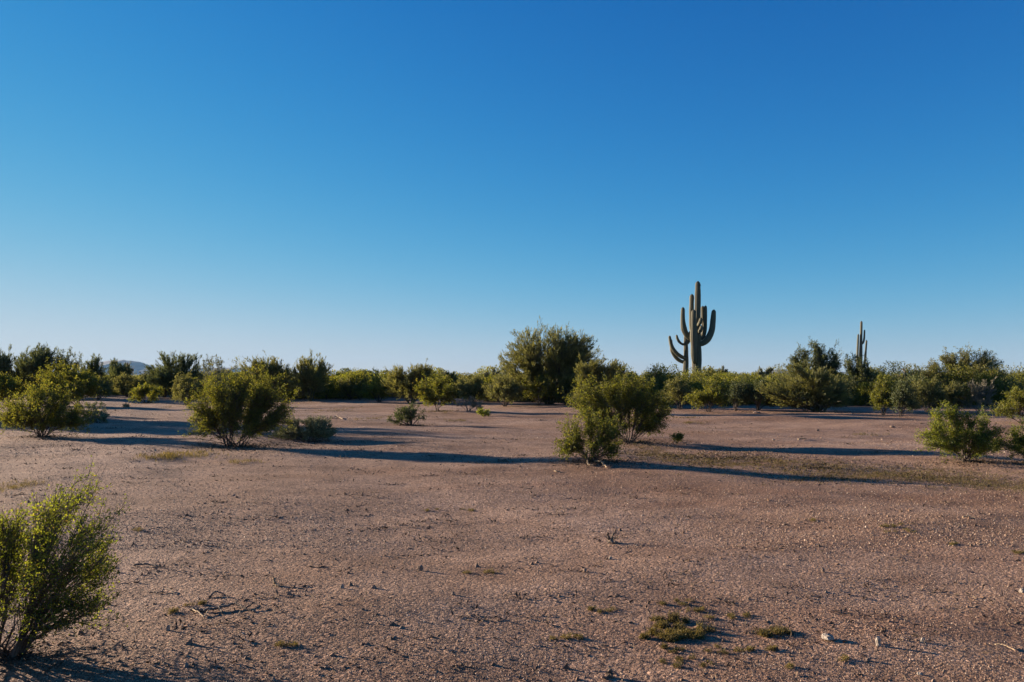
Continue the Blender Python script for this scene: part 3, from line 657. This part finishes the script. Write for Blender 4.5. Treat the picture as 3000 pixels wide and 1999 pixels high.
column('arm', [(640, 700), (668, 665), (684, 630), (689, 588)], [30, 44, 46, 36], Y1, r1, mz, [-.1, -.35, -.4, -.4], 10, 24)
column('arm', [(650, 800), (672, 770), (690, 735), (701, 688)], [30, 46, 48, 36], Y1, r1, mz, [-.1, -.3, -.35, -.35], 10, 24)
column('arm', [(590, 860), (560, 850), (542, 815), (538, 766)], [24, 30, 32, 24], Y1, r1, mz, [0, -.2, -.2, -.2], 10, 24)
for (x, y, r) in ((655, 175, 12), (687, 158, 11), (686, 230, 14), (682, 545, 12)):
    column('flower_bud', [(x - 26, y + 6), (x - 8, y + 2), (x, y)], [10, 2 * r, 1.7 * r], Y1, r1, mz, [-.05, -.12, -.14], 8, 14)
Y2 = 60.5
r2 = empty('saguaro_cactus', croot(1900 + 487 / 4.48, Y2))
tag(r2, 'slimmer saguaro cactus with thin left-hand arms, close beside the biggest one', 'cactus')
fz = foot_px(mz, Y2)
column('trunk', [(486, fz), (486, 1330), (492, 1150), (490, 950), (487, 790)], [70, 70, 60, 52, 46], Y2, r2, mz, [0] * 5, 16, 60)
column('arm', [(490, 1125), (440, 1105), (370, 1055), (312, 980), (286, 890), (275, 824)], [34, 46, 48, 48, 40, 28], Y2, r2, mz, [-.1, -.25, -.3, -.3, -.3, -.3], 11)
column('arm', [(490, 1165), (440, 1165), (380, 1130), (330, 1070), (302, 1000), (298, 870)], [34, 44, 46, 44, 40, 28], Y2, r2, mz, [.1, .2, .25, .2, .2, .2], 11)
column('arm', [(490, 935), (445, 935), (405, 905), (378, 860), (367, 812)], [26, 32, 34, 34, 24], Y2, r2, mz, [0, 0, 0, 0, 0], 10, 30)
column('arm', [(490, 940), (520, 915), (536, 880), (543, 830), (540, 775)], [26, 32, 32, 32, 24], Y2, r2, mz, [0, 0, 0, 0, 0], 10, 30)
m3 = Map(1900, 780, 2.139); Y3 = 105.0
r3 = empty('saguaro_cactus', croot(1900 + 1330 / 2.139, Y3))
tag(r3, 'distant three-armed saguaro cactus rising behind the narrow dark tree', 'cactus')
fz = foot_px(m3, Y3)
column('trunk', [(1327, fz), (1329, 600), (1331, 480), (1334, 344)], [20, 19, 17, 12], Y3, r3, m3, [0] * 4, 12, 60)
column('arm', [(1327, 650), (1312, 630), (1309, 560), (1314, 424)], [9, 13, 13, 10], Y3, r3, m3, [0] * 4, 10)
column('arm', [(1330, 492), (1344, 482), (1351, 455), (1354, 399)], [7, 10, 11, 9], Y3, r3, m3, [0, -.1, -.1, -.1], 10)
column('arm', [(1330, 640), (1352, 620), (1359, 560), (1366, 463)], [8, 11, 12, 10], Y3, r3, m3, [0] * 4, 10)

# chain-fruit chollas: jointed stems with spiny clusters
def cholla(label, joints_px, Y, mat, base_px, seed, size=1.0, fat=0.05, name='cholla_cactus'):
    rng = np.random.default_rng(seed)
    root = empty(name, croot(base_px, Y)); tag(root, label, 'cactus'); o = np.array(root.location)
    st = MB(); fo = MB()
    main = None
    for path in joints_px:
        pts = np.array([P(x, y, Y) for x, y in path]) - o; pts[2:, 1] += rng.normal(0, .12, len(pts) - 2)
        if main is not None: pts[0] = main[np.argmin(np.linalg.norm(main - pts[0], axis=1))]
        p = spline(pts, 14); tube(st, p, np.linspace(fat, fat * .6, 14), 6)
        main = spline(pts, 60) if main is None else main
        for k in range(4, 14):
            nrm_d = nrm(rng.normal(size=(int(26 * size), 3))); add_leaves(fo, p[k] + nrm_d * fat * .6 + rng.normal(0, fat * .8, nrm_d.shape), nrm_d, rng.uniform(.05, .12, len(nrm_d)) * 1.2, rng.uniform(.015, .04, len(nrm_d)), rng)
        for k in range(7):                     # hanging fruits / end joints
            c = p[rng.integers(5, 14)]; dd = nrm(rng.normal(size=(1, 3)) + [[0, 0, .6]])[0]
            tube(st, np.array([c, c + dd * .09, c + dd * .18]), [fat * .7, fat, fat * .5], 6)
    st.build('stems', M['stem_green'], root); fo.build('spines', M[mat], root)
gz = lambda Y: HOR + EYE / Y * F
cholla('straw-coloured fuzzy cholla cactus in the thicket below the blue mountain', [[(368, gz(76)), (368, 1110), (362, 1098), (352, 1094)], [(368, 1120), (374, 1096), (376, 1080), (373, 1068)], [(372, 1105), (382, 1092), (388, 1082)], [(368, 1112), (360, 1104), (349, 1100)]], 76, 'cholla', 368, 11, 2.2, .09)
cholla('thin jointed cholla cactus just right of the big cactus foot', [[(2068, gz(54)), (2068, 1112), (2066, 1090), (2062, 1080)], [(2068, 1110), (2074, 1092), (2082, 1078)], [(2068, 1115), (2080, 1098), (2088, 1092)], [(2067, 1105), (2058, 1098)]], 54, 'grey', 2068, 12, 1.3, .035)
cholla('thin jointed cholla cactus standing alone between the big cactus and the utility pole', [[(2112, gz(54)), (2112, 1112), (2110, 1092), (2104, 1084)], [(2112, 1110), (2116, 1090), (2118, 1076)], [(2113, 1106), (2124, 1092), (2129, 1086)], [(2112, 1100), (2100, 1094)]], 54, 'grey', 2112, 13, 1.3, .035)
cholla('thin jointed cholla cactus on the skyline right of the utility pole', [[(2238, gz(52)), (2238, 1112), (2234, 1092), (2224, 1080)], [(2238, 1108), (2246, 1090), (2252, 1080)], [(2238, 1106), (2230, 1096), (2219, 1094)], [(2240, 1104), (2254, 1092), (2259, 1082)]], 52, 'grey', 2238, 14, 1.3, .035)
cholla('thin jointed cholla cactus on the skyline left of the tallest tree', [[(1440, gz(56)), (1440, 1112), (1432, 1100), (1422, 1096)], [(1440, 1108), (1446, 1092), (1448, 1083)], [(1441, 1106), (1454, 1094), (1464, 1090)], [(1436, 1108), (1418, 1100), (1408, 1101)]], 56, 'grey', 1440, 15, 1.2, .035)
def stalks():
    Y = 50.0; root = empty('ocotillo', croot(2662, Y)); tag(root, 'thin dark dead stalks poking above the bushes left of the wide tree', 'shrub')
    o = np.array(root.location); rng = np.random.default_rng(3)
    for path in ([(2658, gz(Y)), (2652, 1130), (2641, 1095), (2646, 1082)], [(2660, gz(Y)), (2658, 1130), (2655, 1100), (2657, 1081)], [(2664, gz(Y)), (2672, 1130), (2677, 1105), (2682, 1083)], [(2666, gz(Y)), (2684, 1130), (2692, 1100), (2696, 1088)], [(2655, gz(Y)), (2644, 1140), (2637, 1112), (2640, 1098)]):
        pts = np.array([P(x, y, Y) for x, y in path]) - o; pts[1:, 1] += rng.normal(0, .2, len(pts) - 1)
        mb = MB(); p = spline(pts, 16); tube(mb, p, np.linspace(.05, .028, 16), 5)
        for k in range(9, 16):
            d_ = nrm(rng.normal(size=3) + [0, 0, .5]); tube(mb, np.array([p[k], p[k] + d_ * .12]), [.022, .01], 4)
        mb.build('stalk', M['stem'], root)
stalks()

# utility pole far beyond the thicket
def pole():
    Y = 520.0; s = Y / F
    b = P(2186, HOR, Y); b[2] = -0.3; root = empty('utility_pole', b); tag(root, 'far H-shaped wooden utility pole between the cactus and the blue mountain', 'utility pole')
    for x in (2182.5, 2189.5):
        mb = MB(); p = P(x, 1091, Y) - b; tube(mb, [(p[0], 0, -0.5), (p[0], 0, p[2])], [.2, .15], 8); mb.build('post', M['pole'], root)
    z = P(0, 1096, Y)[2] - b[2]
    mb = MB(); tube(mb, [(P(2178, HOR, Y)[0] - b[0], -.2, z), (P(2194, HOR, Y)[0] - b[0], -.2, z)], .14, 6); mb.build('crossarm', M['pole'], root)
    for x in (2179, 2186, 2193):
        mb = MB(); xx = P(x, HOR, Y)[0] - b[0]; tube(mb, [(xx, -.2, z - .9), (xx, -.2, z - .1)], [.08, .12], 6); mb.build('insulator', M['stem'], root)
pole()

# ------------------------------------------------------------------ far scrub reads as one mass
def far_scrub():
    rng = np.random.default_rng(77); st = MB(); fos = {'creosote': MB(), 'broom': MB(), 'dark': MB()}
    for k in range(1150):
        x = rng.uniform(-.82, .82); Y = (68 if x < -.32 else 58 if x < -.05 else 49 if x < .1 else 44) * ((1.3 if k < 260 else 4.5) ** (rng.uniform(0, 1) ** 1.4)) + rng.uniform(0, 4); x *= Y
        h = .8 + 1.35 * rng.uniform(0, 1) ** .9 if rng.random() < .88 else rng.uniform(2.0, 2.7); w = h * rng.uniform(1.0, 1.7)
        fo = fos[('creosote', 'broom', 'broom', 'dark', 'creosote', 'creosote', 'broom', 'creosote')[rng.integers(0, 8)]]
        px = Y / 796; n = int(np.clip(w * h / px ** 2 * 4.5, 240, 2400))
        L = np.array(auto_lobes(w, h, 'creosote' if rng.random() < .6 else 'broom', rng)); li = rng.integers(0, len(L), n)
        d = nrm(rng.normal(size=(n, 3))); rr = rng.uniform(.2, 1, (n, 1)) ** .5
        p = L[li, :3] + d * rr * np.stack([L[li, 3], L[li, 3], L[li, 4]], 1)
        p[:, 2] = np.maximum(p[:, 2], .05); lo = rng.random(n) < .4; p[lo, 2] *= rng.uniform(.05, .9, lo.sum())
        dd = nrm(nrm(p) * .8 + [0, 0, .5] + rng.normal(size=(n, 3)) * .5)
        z = float(hgt(x, Y)); ll = max(1.8 * px, .05)
        add_leaves(fo, p + [x, Y, z], dd, ll * rng.uniform(.6, 1.2, n), .5 * ll * rng.uniform(.6, 1.2, n), rng)
        e = L[rng.integers(0, len(L), 5), :3]; add_segments(st, np.repeat([[x, Y, z - .05]], 5, 0), e * .8 + [x, Y, z], np.full(5, .03), np.full(5, .012), rng, 3)
    o = fos['creosote'].build('distant_scrub', M['creosote']); tag(o, 'far band of low desert scrub behind the nearer bushes', 'scrub', kind='stuff')
    for k in ('broom', 'dark'): fos[k].build('foliage', M[k], o)['kind'] = 'stuff'
    st.build('stems', M['stem'], o)['kind'] = 'stuff'
far_scrub()

# ------------------------------------------------------------------ gravel, litter, grass
OCT = np.array([[1, 0, 0], [-1, 0, 0], [0, 1, 0], [0, -1, 0], [0, 0, 1], [0, 0, -1]], float)
OCF = np.array([[0, 2, 4], [2, 1, 4], [1, 3, 4], [3, 0, 4], [2, 0, 5], [1, 2, 5], [3, 1, 5], [0, 3, 5]])[:4]
def pebbles(x, y, r, rng, flat=(.6, 1.15)):
    n = len(x); a = rng.uniform(0, 6.283, n); ca, sa = np.cos(a), np.sin(a)
    v = OCT[None] * rng.uniform(.65, 1.25, (n, 6, 3)) + rng.normal(0, .12, (n, 6, 3))
    v = v[:, :5]                                       # the buried underside is left open
    v[:, :4, 2] = -.25 + rng.normal(0, .1, (n, 4)); v[:, 4, 2] = np.abs(v[:, 4, 2]); v[:, 4, :2] = rng.normal(0, .35, (n, 2))
    v = v * r[:, None, None] * np.stack([np.ones(n), rng.uniform(.6, 1, n), rng.uniform(*flat, n)], 1)[:, None]
    vx = v[..., 0] * ca[:, None] - v[..., 1] * sa[:, None]; vy = v[..., 0] * sa[:, None] + v[..., 1] * ca[:, None]
    z = hgt(x, y)
    V = np.stack([vx + x[:, None], vy + y[:, None], v[..., 2] + z[:, None]], -1).reshape(-1, 3)
    return V, (np.arange(n)[:, None, None] * 5 + OCF[None]).reshape(-1, 3)
def patchy(x, y, s=0.9, seed=0):
    return .5 + .25 * (np.sin(s * x + .6 * y + seed) + np.sin(.7 * s * y - .9 * x + 2 * seed) ) + .12 * np.sin(3.1 * s * x + 1.7 * y + seed)
def scatter(n, y0, y1, rng, edge=0.74, extra=1.0, p=1.0):
    u = rng.uniform(0, 1, n); y = (y0 ** -p + u * (y1 ** -p - y0 ** -p)) ** (-1 / p) if p > 0 else y0 + u * (y1 - y0)
    x = rng.uniform(-1, 1, n) * (edge * y + extra); return x, y
def gravel():
    rng = np.random.default_rng(9); mb = MB()
    for n, y0, y1, r0, r1 in ((190000, 3.2, 9.5, .0028, .0075), (110000, 7.5, 21.0, .005, .013), (55000, 16.0, 46.0, .010, .020)):
        x, y = scatter(n, y0, y1, rng, p=.6)
        keep = rng.random(n) < np.clip(patchy(x, y) + .15, .25, 1); x, y = x[keep], y[keep]
        r = r0 + (r1 - r0) * rng.uniform(0, 1, len(x)) ** 2.2
        V, T = pebbles(x, y, r, rng); mb.add(V, t=T)
    o = mb.build('gravel', M['pebble']); tag(o, 'loose pinkish gravel strewn over the desert floor', 'gravel', kind='stuff')
    rng = np.random.default_rng(10); mb = MB()
    x, y = scatter(900, 3.4, 30.0, rng, p=.5); r = .010 + .018 * rng.uniform(0, 1, len(x)) ** 4
    V, T = pebbles(x, y, r, rng, (.6, 1.1)); mb.add(V, t=T)
    mb2 = MB(); cx, cy = scatter(250, 3.4, 26.0, rng, p=.5)
    for x0, y0 in zip(cx, cy):
        m = int(rng.integers(2, 12)); x = x0 + rng.normal(0, .12 + y0 * .012, m); y = y0 + rng.normal(0, .06 + y0 * .006, m)
        V, T = pebbles(x, y, (.008 + .022 * rng.uniform(0, 1, m) ** 2) * (.8 + y0 / 30), rng, (.5, 1.0)); mb2.add(V, t=T)
    o = mb2.build('dirt_clods', rough_mat('soil_clod', (0.12, 0.070, 0.045), (0.20, 0.125, 0.085), 12, island=.3)); tag(o, 'dark crumbly soil clods in loose groups', 'clods', kind='stuff')
    o = mb.build('small_stones', M['stone']); tag(o, 'small pinkish stones scattered thinly over the gravel', 'stones', kind='stuff')
gravel()

def litter():
    """dark crumbs of dead leaves, twigs and dried weeds lying in loose patches"""
    rng = np.random.default_rng(21); fo = MB(); cx, cy = scatter(900, 3.5, 40.0, rng, p=.45)
    for (px, py, r, n) in ((8, 1925, .55, 900), (121, 1280, .8, 500), (684, 1296, 1.3, 1500), (1842, 1297, 1.1, 1100), (1728, 1348, .8, 900), (2828, 1353, .9, 900), (895, 1294, .7, 500), (1205, 1247, .6, 400), (2990, 1358, .8, 500), (1283, 1206, .8, 300), (427, 1182, .8, 200), (1900, 1335, 1.6, 2200), (2100, 1345, 1.8, 2400), (2350, 1372, 1.8, 2200), (2650, 1398, 1.6, 1600)):
        c = G(px, py); rr = r * np.abs(rng.normal(0, .6, n)); a = rng.uniform(0, 6.283, n); x = c[0] + rr * np.cos(a) * 1.2 + .2 * r; y = c[1] + rr * np.sin(a)
        d = nrm(np.stack([rng.normal(size=n), rng.normal(size=n), np.abs(rng.normal(0, .35, n))], 1)); l = rng.uniform(.015, .05, n) * (.6 + c[1] / 20)
        add_leaves(fo, np.stack([x, y, hgt(x, y) + .003], 1), d, l, l * rng.uniform(.12, .4, n), rng)
    for x0, y0 in zip(cx, cy):
        n = int(rng.integers(4, 34)); s = rng.uniform(.03, .16) * (.8 + y0 / 25)
        x = x0 + rng.normal(0, s * 1.5, n); y = y0 + rng.normal(0, s * .8, n); z = hgt(x, y)
        d = nrm(np.stack([rng.normal(size=n), rng.normal(size=n), np.abs(rng.normal(0, .5, n))], 1))
        l = rng.uniform(.012, .045, n) * (.8 + y0 / 20)
        add_leaves(fo, np.stack([x, y, z + .002], 1), d, l, l * rng.uniform(.12, .35, n), rng)
    o = fo.build('plant_litter', M['litter']); tag(o, 'dark crumbs of dead leaves and twigs on the gravel', 'litter', kind='stuff')
litter()

def grass(label, ell, n, seed, hmin=.03, hmax=.09, mat='drygrass'):
    """ell: list of photo ellipses (px, py, rx, ry) on the ground"""
    rng = np.random.default_rng(seed); fo = MB(); tot = sum(e[2] * e[3] for e in ell)
    for (px, py, rx, ry) in ell:
        c = G(px, py); s = c[1] / F; wx = rx * s; wy = abs(G(px, py - ry)[1] - G(px, py + ry)[1]) / 2
        m = int(n * rx * ry / tot); nc = max(4, m // 9)
        ax, ay = rng.normal(0, .5, nc) * wx + c[0], rng.normal(0, .5, nc) * wy + c[1]
        i = rng.integers(0, nc, m); x = ax[i] + rng.normal(0, .05, m); y = ay[i] + rng.normal(0, .05, m)
        d = nrm(np.stack([rng.normal(0, .6, m), rng.normal(0, .6, m), np.ones(m)], 1)); l = rng.uniform(hmin, hmax, m)
        add_leaves(fo, np.stack([x, y, hgt(x, y) - .004], 1), d, l, np.maximum(l * .08, .30 * c[1] / 796), rng)
    o = fo.build('dry_grass', M[mat]); tag(o, label, 'grass', kind='stuff')
grass('short dry grass in the strip between the two long right-hand shadows', [(2000, 1345, 170, 26), (2250, 1360, 260, 26), (2650, 1392, 330, 26), (2880, 1420, 200, 24), (1900, 1320, 70, 16), (2450, 1400, 200, 16)], 22000, 31, .015, .06, 'drygrass')
grass('green-tinged dry grass patch in front of the largest dark bush', [(530, 1338, 95, 12), (460, 1342, 50, 8), (720, 1356, 42, 5)], 1500, 32, .04, .11, 'weed')
grass('dry grass fringe by the left edge behind the near bush', [(50, 1425, 70, 12), (10, 1440, 40, 10)], 500, 33, .03, .09, 'weed')
grass('low grass streaks on the far open ground', [(1340, 1234, 55, 4), (990, 1200, 60, 6), (1065, 1229, 40, 5), (1130, 1224, 30, 5), (540, 1192, 40, 5), (2540, 1275, 60, 4), (2040, 1242, 60, 4), (2020, 1225, 60, 4), (1290, 1208, 60, 4)], 1700, 34, .04, .10)

# ------------------------------------------------------------------ small individual things
def stone(label, px, py, wpx, hpx, mat, seed, name='stone', depth=.8, tilt=0.0):
    rng = np.random.default_rng(seed); b = G(px, py); s = np.hypot(b[0], b[1]) / F
    import bmesh
    bm = bmesh.new(); bmesh.ops.create_icosphere(bm, subdivisions=2, radius=1.0)
    ph = rng.uniform(0, 6, 6); w = wpx * s / 2; h = hpx * s
    for v in bm.verts:
        c = v.co; k = 1 + .18 * math.sin(2.3 * c.x + ph[0]) + .14 * math.sin(2.9 * c.y + ph[1]) + .12 * math.sin(3.3 * c.z + ph[2]) + rng.normal(0, .05)
        v.co = Vector((c.x * w * k, c.y * w * depth * k, (c.z * .62 + .38) * h * k * (1 if c.z > 0 else .6)))
        v.co.x += tilt * v.co.z
    me = bpy.data.meshes.new(name); bm.to_mesh(me); bm.free(); me.materials.append(M[mat])
    o = bpy.data.objects.new(name, me); COL.objects.link(o); o.location = b; o.rotation_euler[2] = rng.uniform(-.4, .4)
    tag(o, label, 'stone')
stone('pale flat-topped stone right of the two low weeds, largest in the foreground', 2430, 1875, 33, 16, 'stone_pale', 1)
stone('upright pale stone with a long thin shadow, right of the flat-topped one', 2573, 1892, 14, 19, 'stone_pale', 2, depth=.9)
stone('small rounded pale stone, rightmost of the row of three lower right', 2703, 1882, 12, 9, 'stone_pale', 3)
stone('tan chunky stone below the upright pale stone', 2540, 1937, 13, 10, 'stone', 4, tilt=.6)
stone('bluish pale stone near the bottom edge at right', 2694, 1977, 14, 9, 'stone_pale', 5)
stone('small pinkish stone above the low weeds', 1899, 1724, 8, 9, 'stone', 6)
stone('brown lumpy stone on open gravel, middle right', 2412, 1676, 11, 11, 'stone', 7)
stone('pale stone cut by the right edge', 2997, 1738, 16, 11, 'stone_pale', 8)
stone('small pale stone in the centre foreground', 1002, 1724, 10, 11, 'stone_pale', 9)
stone('lumpy brown stone left of centre above the other small stones', 1229, 1672, 17, 14, 'stone', 10)
stone('dark-edged tan stone casting a forked shadow, centre foreground', 1326, 1743, 13, 8, 'stone', 11)
stone('pinkish stone below the twig stump, left one', 1713, 1676, 12, 9, 'stone', 12)
stone('pinkish pale stone just below the twig stump', 1788, 1638, 10, 8, 'stone_pale', 13)
stone('whitish pointed stone left of the dead branch, lower left', 492, 1848, 10, 14, 'stone_pale', 14)
stone('dark stone far out on the open gravel before the right thicket', 2615, 1252, 13, 7, 'stone', 15)
stone('small pale stone on the far gravel left of the lone right shrub', 2267, 1291, 7, 4, 'stone_pale', 16)
stone('grey stone on the far gravel, middle of the clearing', 2396, 1264, 7, 5, 'stone', 17)
stone('reddish low mound-like stone at the foot of the thicket right of the big cactus', 2219, 1208, 24, 6, 'stone', 18)
stone('pale stone at the far left of the gravel before the largest bush shadow', 455, 1322, 6, 5, 'stone_pale', 19)

def wood(name, label, cat, branches, mat='deadwood', part='branch'):
    """branches: list of (photo ground points with height in m, r0, r1)"""
    b = G(*branches[0][0][0][:2]); root = empty(name, b); tag(root, label, cat)
    for k, (path, a, e) in enumerate(branches):
        pts = []
        for (px, py, z) in path:
            g = G(px, py); pts.append((g[0] - b[0], g[1] - b[1], g[2] + z - b[2]))
        rng = np.random.default_rng(len(label) + k); n = 6 * len(pts); p = spline(pts, n); p[1:-1] += rng.normal(0, a * .25, (n - 2, 3))
        mb = MB(); tube(mb, p, np.linspace(a, e, n) * rng.uniform(.8, 1.15, n), 7); mb.build('limb' if k == 0 else part, M[mat], root, smooth=False)
wood('dead_branch', 'forked dead branch lying on the gravel, lower left', 'branch',
     [([(560, 1790, .010), (600, 1793, .014), (640, 1790, .022), (690, 1780, .030)], .013, .008), ([(690, 1780, .030), (712, 1788, .020), (732, 1793, .012), (748, 1796, .008)], .007, .004),
      ([(690, 1780, .030), (700, 1772, .036), (712, 1766, .030)], .005, .003), ([(722, 1789, .018), (738, 1783, .030), (745, 1778, .032)], .005, .003), ([(640, 1790, .02), (650, 1796, .012), (652, 1800, .004)], .008, .004)])
wood('dead_branch', 'thin pale forked twig against the lower left dead branch', 'twig',
     [([(562, 1790, .01), (580, 1802, .02), (598, 1812, .006)], .005, .003), ([(598, 1812, .006), (608, 1800, .02), (618, 1792, .02)], .004, .003)], 'palewood')
wood('dead_branch', 'dark straight stick lying right of the near left bush', 'stick', [([(393, 1660, .012), (430, 1660, .02), (472, 1664, .01)], .009, .006)])
wood('dead_branch', 'dark curved stick above the forked dead branch', 'stick', [([(613, 1752, .006), (632, 1744, .025), (662, 1748, .008)], .008, .004)])
wood('dead_branch', 'thin bent twig between the near left bush and the forked branch', 'twig', [([(440, 1738, .008), (470, 1740, .012), (484, 1732, .03), (512, 1742, .006)], .005, .003)])
wood('twig_stump', 'small dead twig stump sticking up from the gravel, centre right', 'stump',
     [([(1784, 1590, -.01), (1783, 1590, .04), (1780, 1591, .10)], .018, .008), ([(1786, 1590, -.01), (1794, 1589, .05), (1806, 1588, .12)], .015, .005), ([(1792, 1590, .02), (1802, 1592, .05), (1809, 1594, .07)], .010, .004), ([(1782, 1591, .0), (1792, 1593, .02), (1810, 1594, .012)], .020, .010)])
wood('wood_chunk', 'tan broken wood chunk standing up, left centre foreground', 'wood', [([(806, 1716, -.01), (804, 1716, .035), (800, 1715, .07)], .018, .003), ([(810, 1717, -.01), (812, 1718, .012), (818, 1720, .006)], .013, .006)], 'palewood')
wood('wood_chunk', 'short dark stump at the bottom edge, right of centre', 'wood', [([(1786, 1985, -.01), (1786, 1985, .02), (1788, 1984, .05)], .022, .008), ([(1780, 1988, -.005), (1770, 1992, .012)], .012, .006)])
wood('dead_branch', 'pale straw-like twig near the right edge, lower', 'twig', [([(2912, 1889, .004), (2942, 1896, .012), (2975, 1908, .004)], .004, .003)], 'palewood')
wood('dead_branch', 'pale stick near the right edge, upper', 'stick', [([(2820, 1518, .01), (2838, 1517, .02), (2856, 1520, .01)], .008, .005)], 'palewood')
wood('dead_branch', 'pale fallen stick on the far clearing', 'stick', [([(2338, 1288, .01), (2352, 1288, .03), (2362, 1288, .02)], .018, .012)], 'palewood')
wood('dead_branch', 'pale weathered branches fallen at the foot of the front paired bush', 'branch',
     [([(1742, 1352, .02), (1760, 1360, .05), (1778, 1372, .02)], .022, .012), ([(1760, 1360, .05), (1775, 1362, .05)], .012, .006), ([(1718, 1345, .12), (1720, 1352, .06), (1724, 1366, .02)], .016, .012), ([(1724, 1366, .02), (1736, 1367, .03)], .012, .008)], 'palewood')
wood('dead_branch', 'long dark arching twig right of the front paired bush', 'branch', [([(1800, 1335, .12), (1825, 1345, .16), (1850, 1358, .08), (1865, 1364, .02)], .010, .006)])
wood('dead_branch', 'pale splinter on the gravel left of the front paired bush', 'twig', [([(1624, 1382, .01), (1632, 1384, .018), (1640, 1383, .006)], .012, .006)], 'palewood')
wood('dead_branch', 'heap of pale fallen sticks beyond the grey dome', 'branch', [([(975, 1227, .02), (985, 1226, .08), (996, 1228, .03)], .02, .012), ([(980, 1229, .02), (992, 1228, .06), (1004, 1230, .02)], .018, .01), ([(986, 1224, .10), (990, 1228, .03)], .014, .01)], 'palewood')

def weed_into(st, fo, c0, clumps, rng, q=26):
    """low spreading sprigs with tiny leaves: clumps of (px, py, radius in px, height in m, sprigs)"""
    for (px, py, rp_, hh, m) in clumps:
        c = G(px, py); wx = rp_ * c[1] / F; a = rng.uniform(0, 6.283, m); r_ = rng.uniform(.05, 1, m) ** .6 * rng.uniform(.6, 1.2, m)
        p1 = np.stack([np.cos(a) * r_ * wx, np.sin(a) * r_ * wx * .8, hh * rng.uniform(.25, 1, m) * np.clip(1.1 - .8 * r_ ** 2, .1, 1)], 1)
        p0 = p1 * np.array([.35, .35, 0]); z = hgt(c[0] + p0[:, 0], c[1] + p0[:, 1])[:, None] * np.array([[0, 0, 1]])
        off = np.array([c[0] - c0[0], c[1] - c0[1], -c0[2]])
        if st is not None: add_segments(st, p0 + off + z, p1 + off + z, np.full(m, .0016), np.full(m, .0009), rng, 3)
        i = np.repeat(np.arange(m), q); u = rng.uniform(.1, 1.08, m * q)[:, None]
        lp = p0[i] + (p1 - p0)[i] * u + rng.normal(0, .008, (m * q, 3)); lp[:, 2] = np.abs(lp[:, 2])
        d = nrm(nrm(p1 - p0)[i] + rng.normal(size=lp.shape) * .7); l = rng.uniform(.006, .014, m * q)
        add_leaves(fo, lp + off + z[i], d, l, l * .42, rng)
def weed(label, area, n, seed):
    """area: (px, py, rx, ry, height) ellipses filled with small overlapping clumps"""
    rng = np.random.default_rng(seed); c0 = G(area[0][0], area[0][1]); root = empty('low_weed', c0); tag(root, label, 'weed'); st = MB(); fo = MB(); cl = []
    for (px, py, rx, ry, h) in area:
        for k in range(max(3, int(n * rx * ry / 1000))):
            a = rng.uniform(0, 6.283); r = rng.uniform(0, 1) ** .5
            cl.append((px + math.cos(a) * r * rx, py + math.sin(a) * r * ry, rng.uniform(12, 28), h * rng.uniform(.45, 1.1) * (1.1 - .6 * r), int(rng.integers(10, 24))))
    weed_into(st, fo, c0, cl, rng)
    st.build('stems', M['stem'], root)['kind'] = 'stuff'; fo.build('foliage', M['weed'], root)
weed('bushy dry olive weed patch low on the gravel, larger of two', [(1965, 1828, 52, 16, .085), (2045, 1852, 50, 14, .07), (1940, 1866, 60, 14, .06), (2010, 1872, 60, 14, .05)], 11, 41)
weed('small low olive weed clump right of the larger weed patch', [(2262, 1858, 52, 12, .055)], 13, 42)
def flat_weeds():
    rng = np.random.default_rng(48); fo = MB(); cl = []
    for (px, py, rx, ry, n, h) in ((1985, 1768, 70, 10, 6, .015), (2040, 1790, 40, 6, 4, .025), (2130, 1805, 70, 10, 6, .016), (2140, 1908, 80, 12, 6, .014), (2230, 1905, 60, 6, 3, .014), (2010, 1945, 90, 16, 8, .015), (1965, 1905, 50, 8, 5, .018), (2330, 1960, 30, 8, 2, .02), (2460, 1935, 25, 6, 2, .02),
            (2610, 1543, 50, 5, 7, .03), (2645, 1558, 50, 5, 5, .02), (2800, 1594, 40, 4, 4, .02), (2380, 1527, 25, 3, 3, .03), (2985, 1622, 25, 5, 4, .03), (1405, 1680, 45, 6, 5, .02), (572, 1773, 26, 4, 3, .03), (520, 1796, 40, 4, 4, .02), (848, 1892, 30, 4, 4, .02), (1360, 1497, 40, 3, 4, .02), (1270, 1495, 30, 3, 3, .02), (1660, 1870, 45, 8, 6, .02), (1770, 1790, 45, 8, 6, .015), (400, 1555, 22, 3, 3, .03)):
        for k in range(n):
            a = rng.uniform(0, 6.283); r = rng.uniform(0, 1) ** .5
            cl.append((px + math.cos(a) * r * rx, py + math.sin(a) * r * ry, rng.uniform(7, 18), h * rng.uniform(.5, 1.2), int(rng.integers(4, 10))))
    weed_into(None, fo, np.zeros(3), cl, rng, 18)
    o = fo.build('ground_weeds', M['weed']); tag(o, 'sparse flat weeds creeping over the gravel', 'weeds', kind='stuff')
flat_weeds()
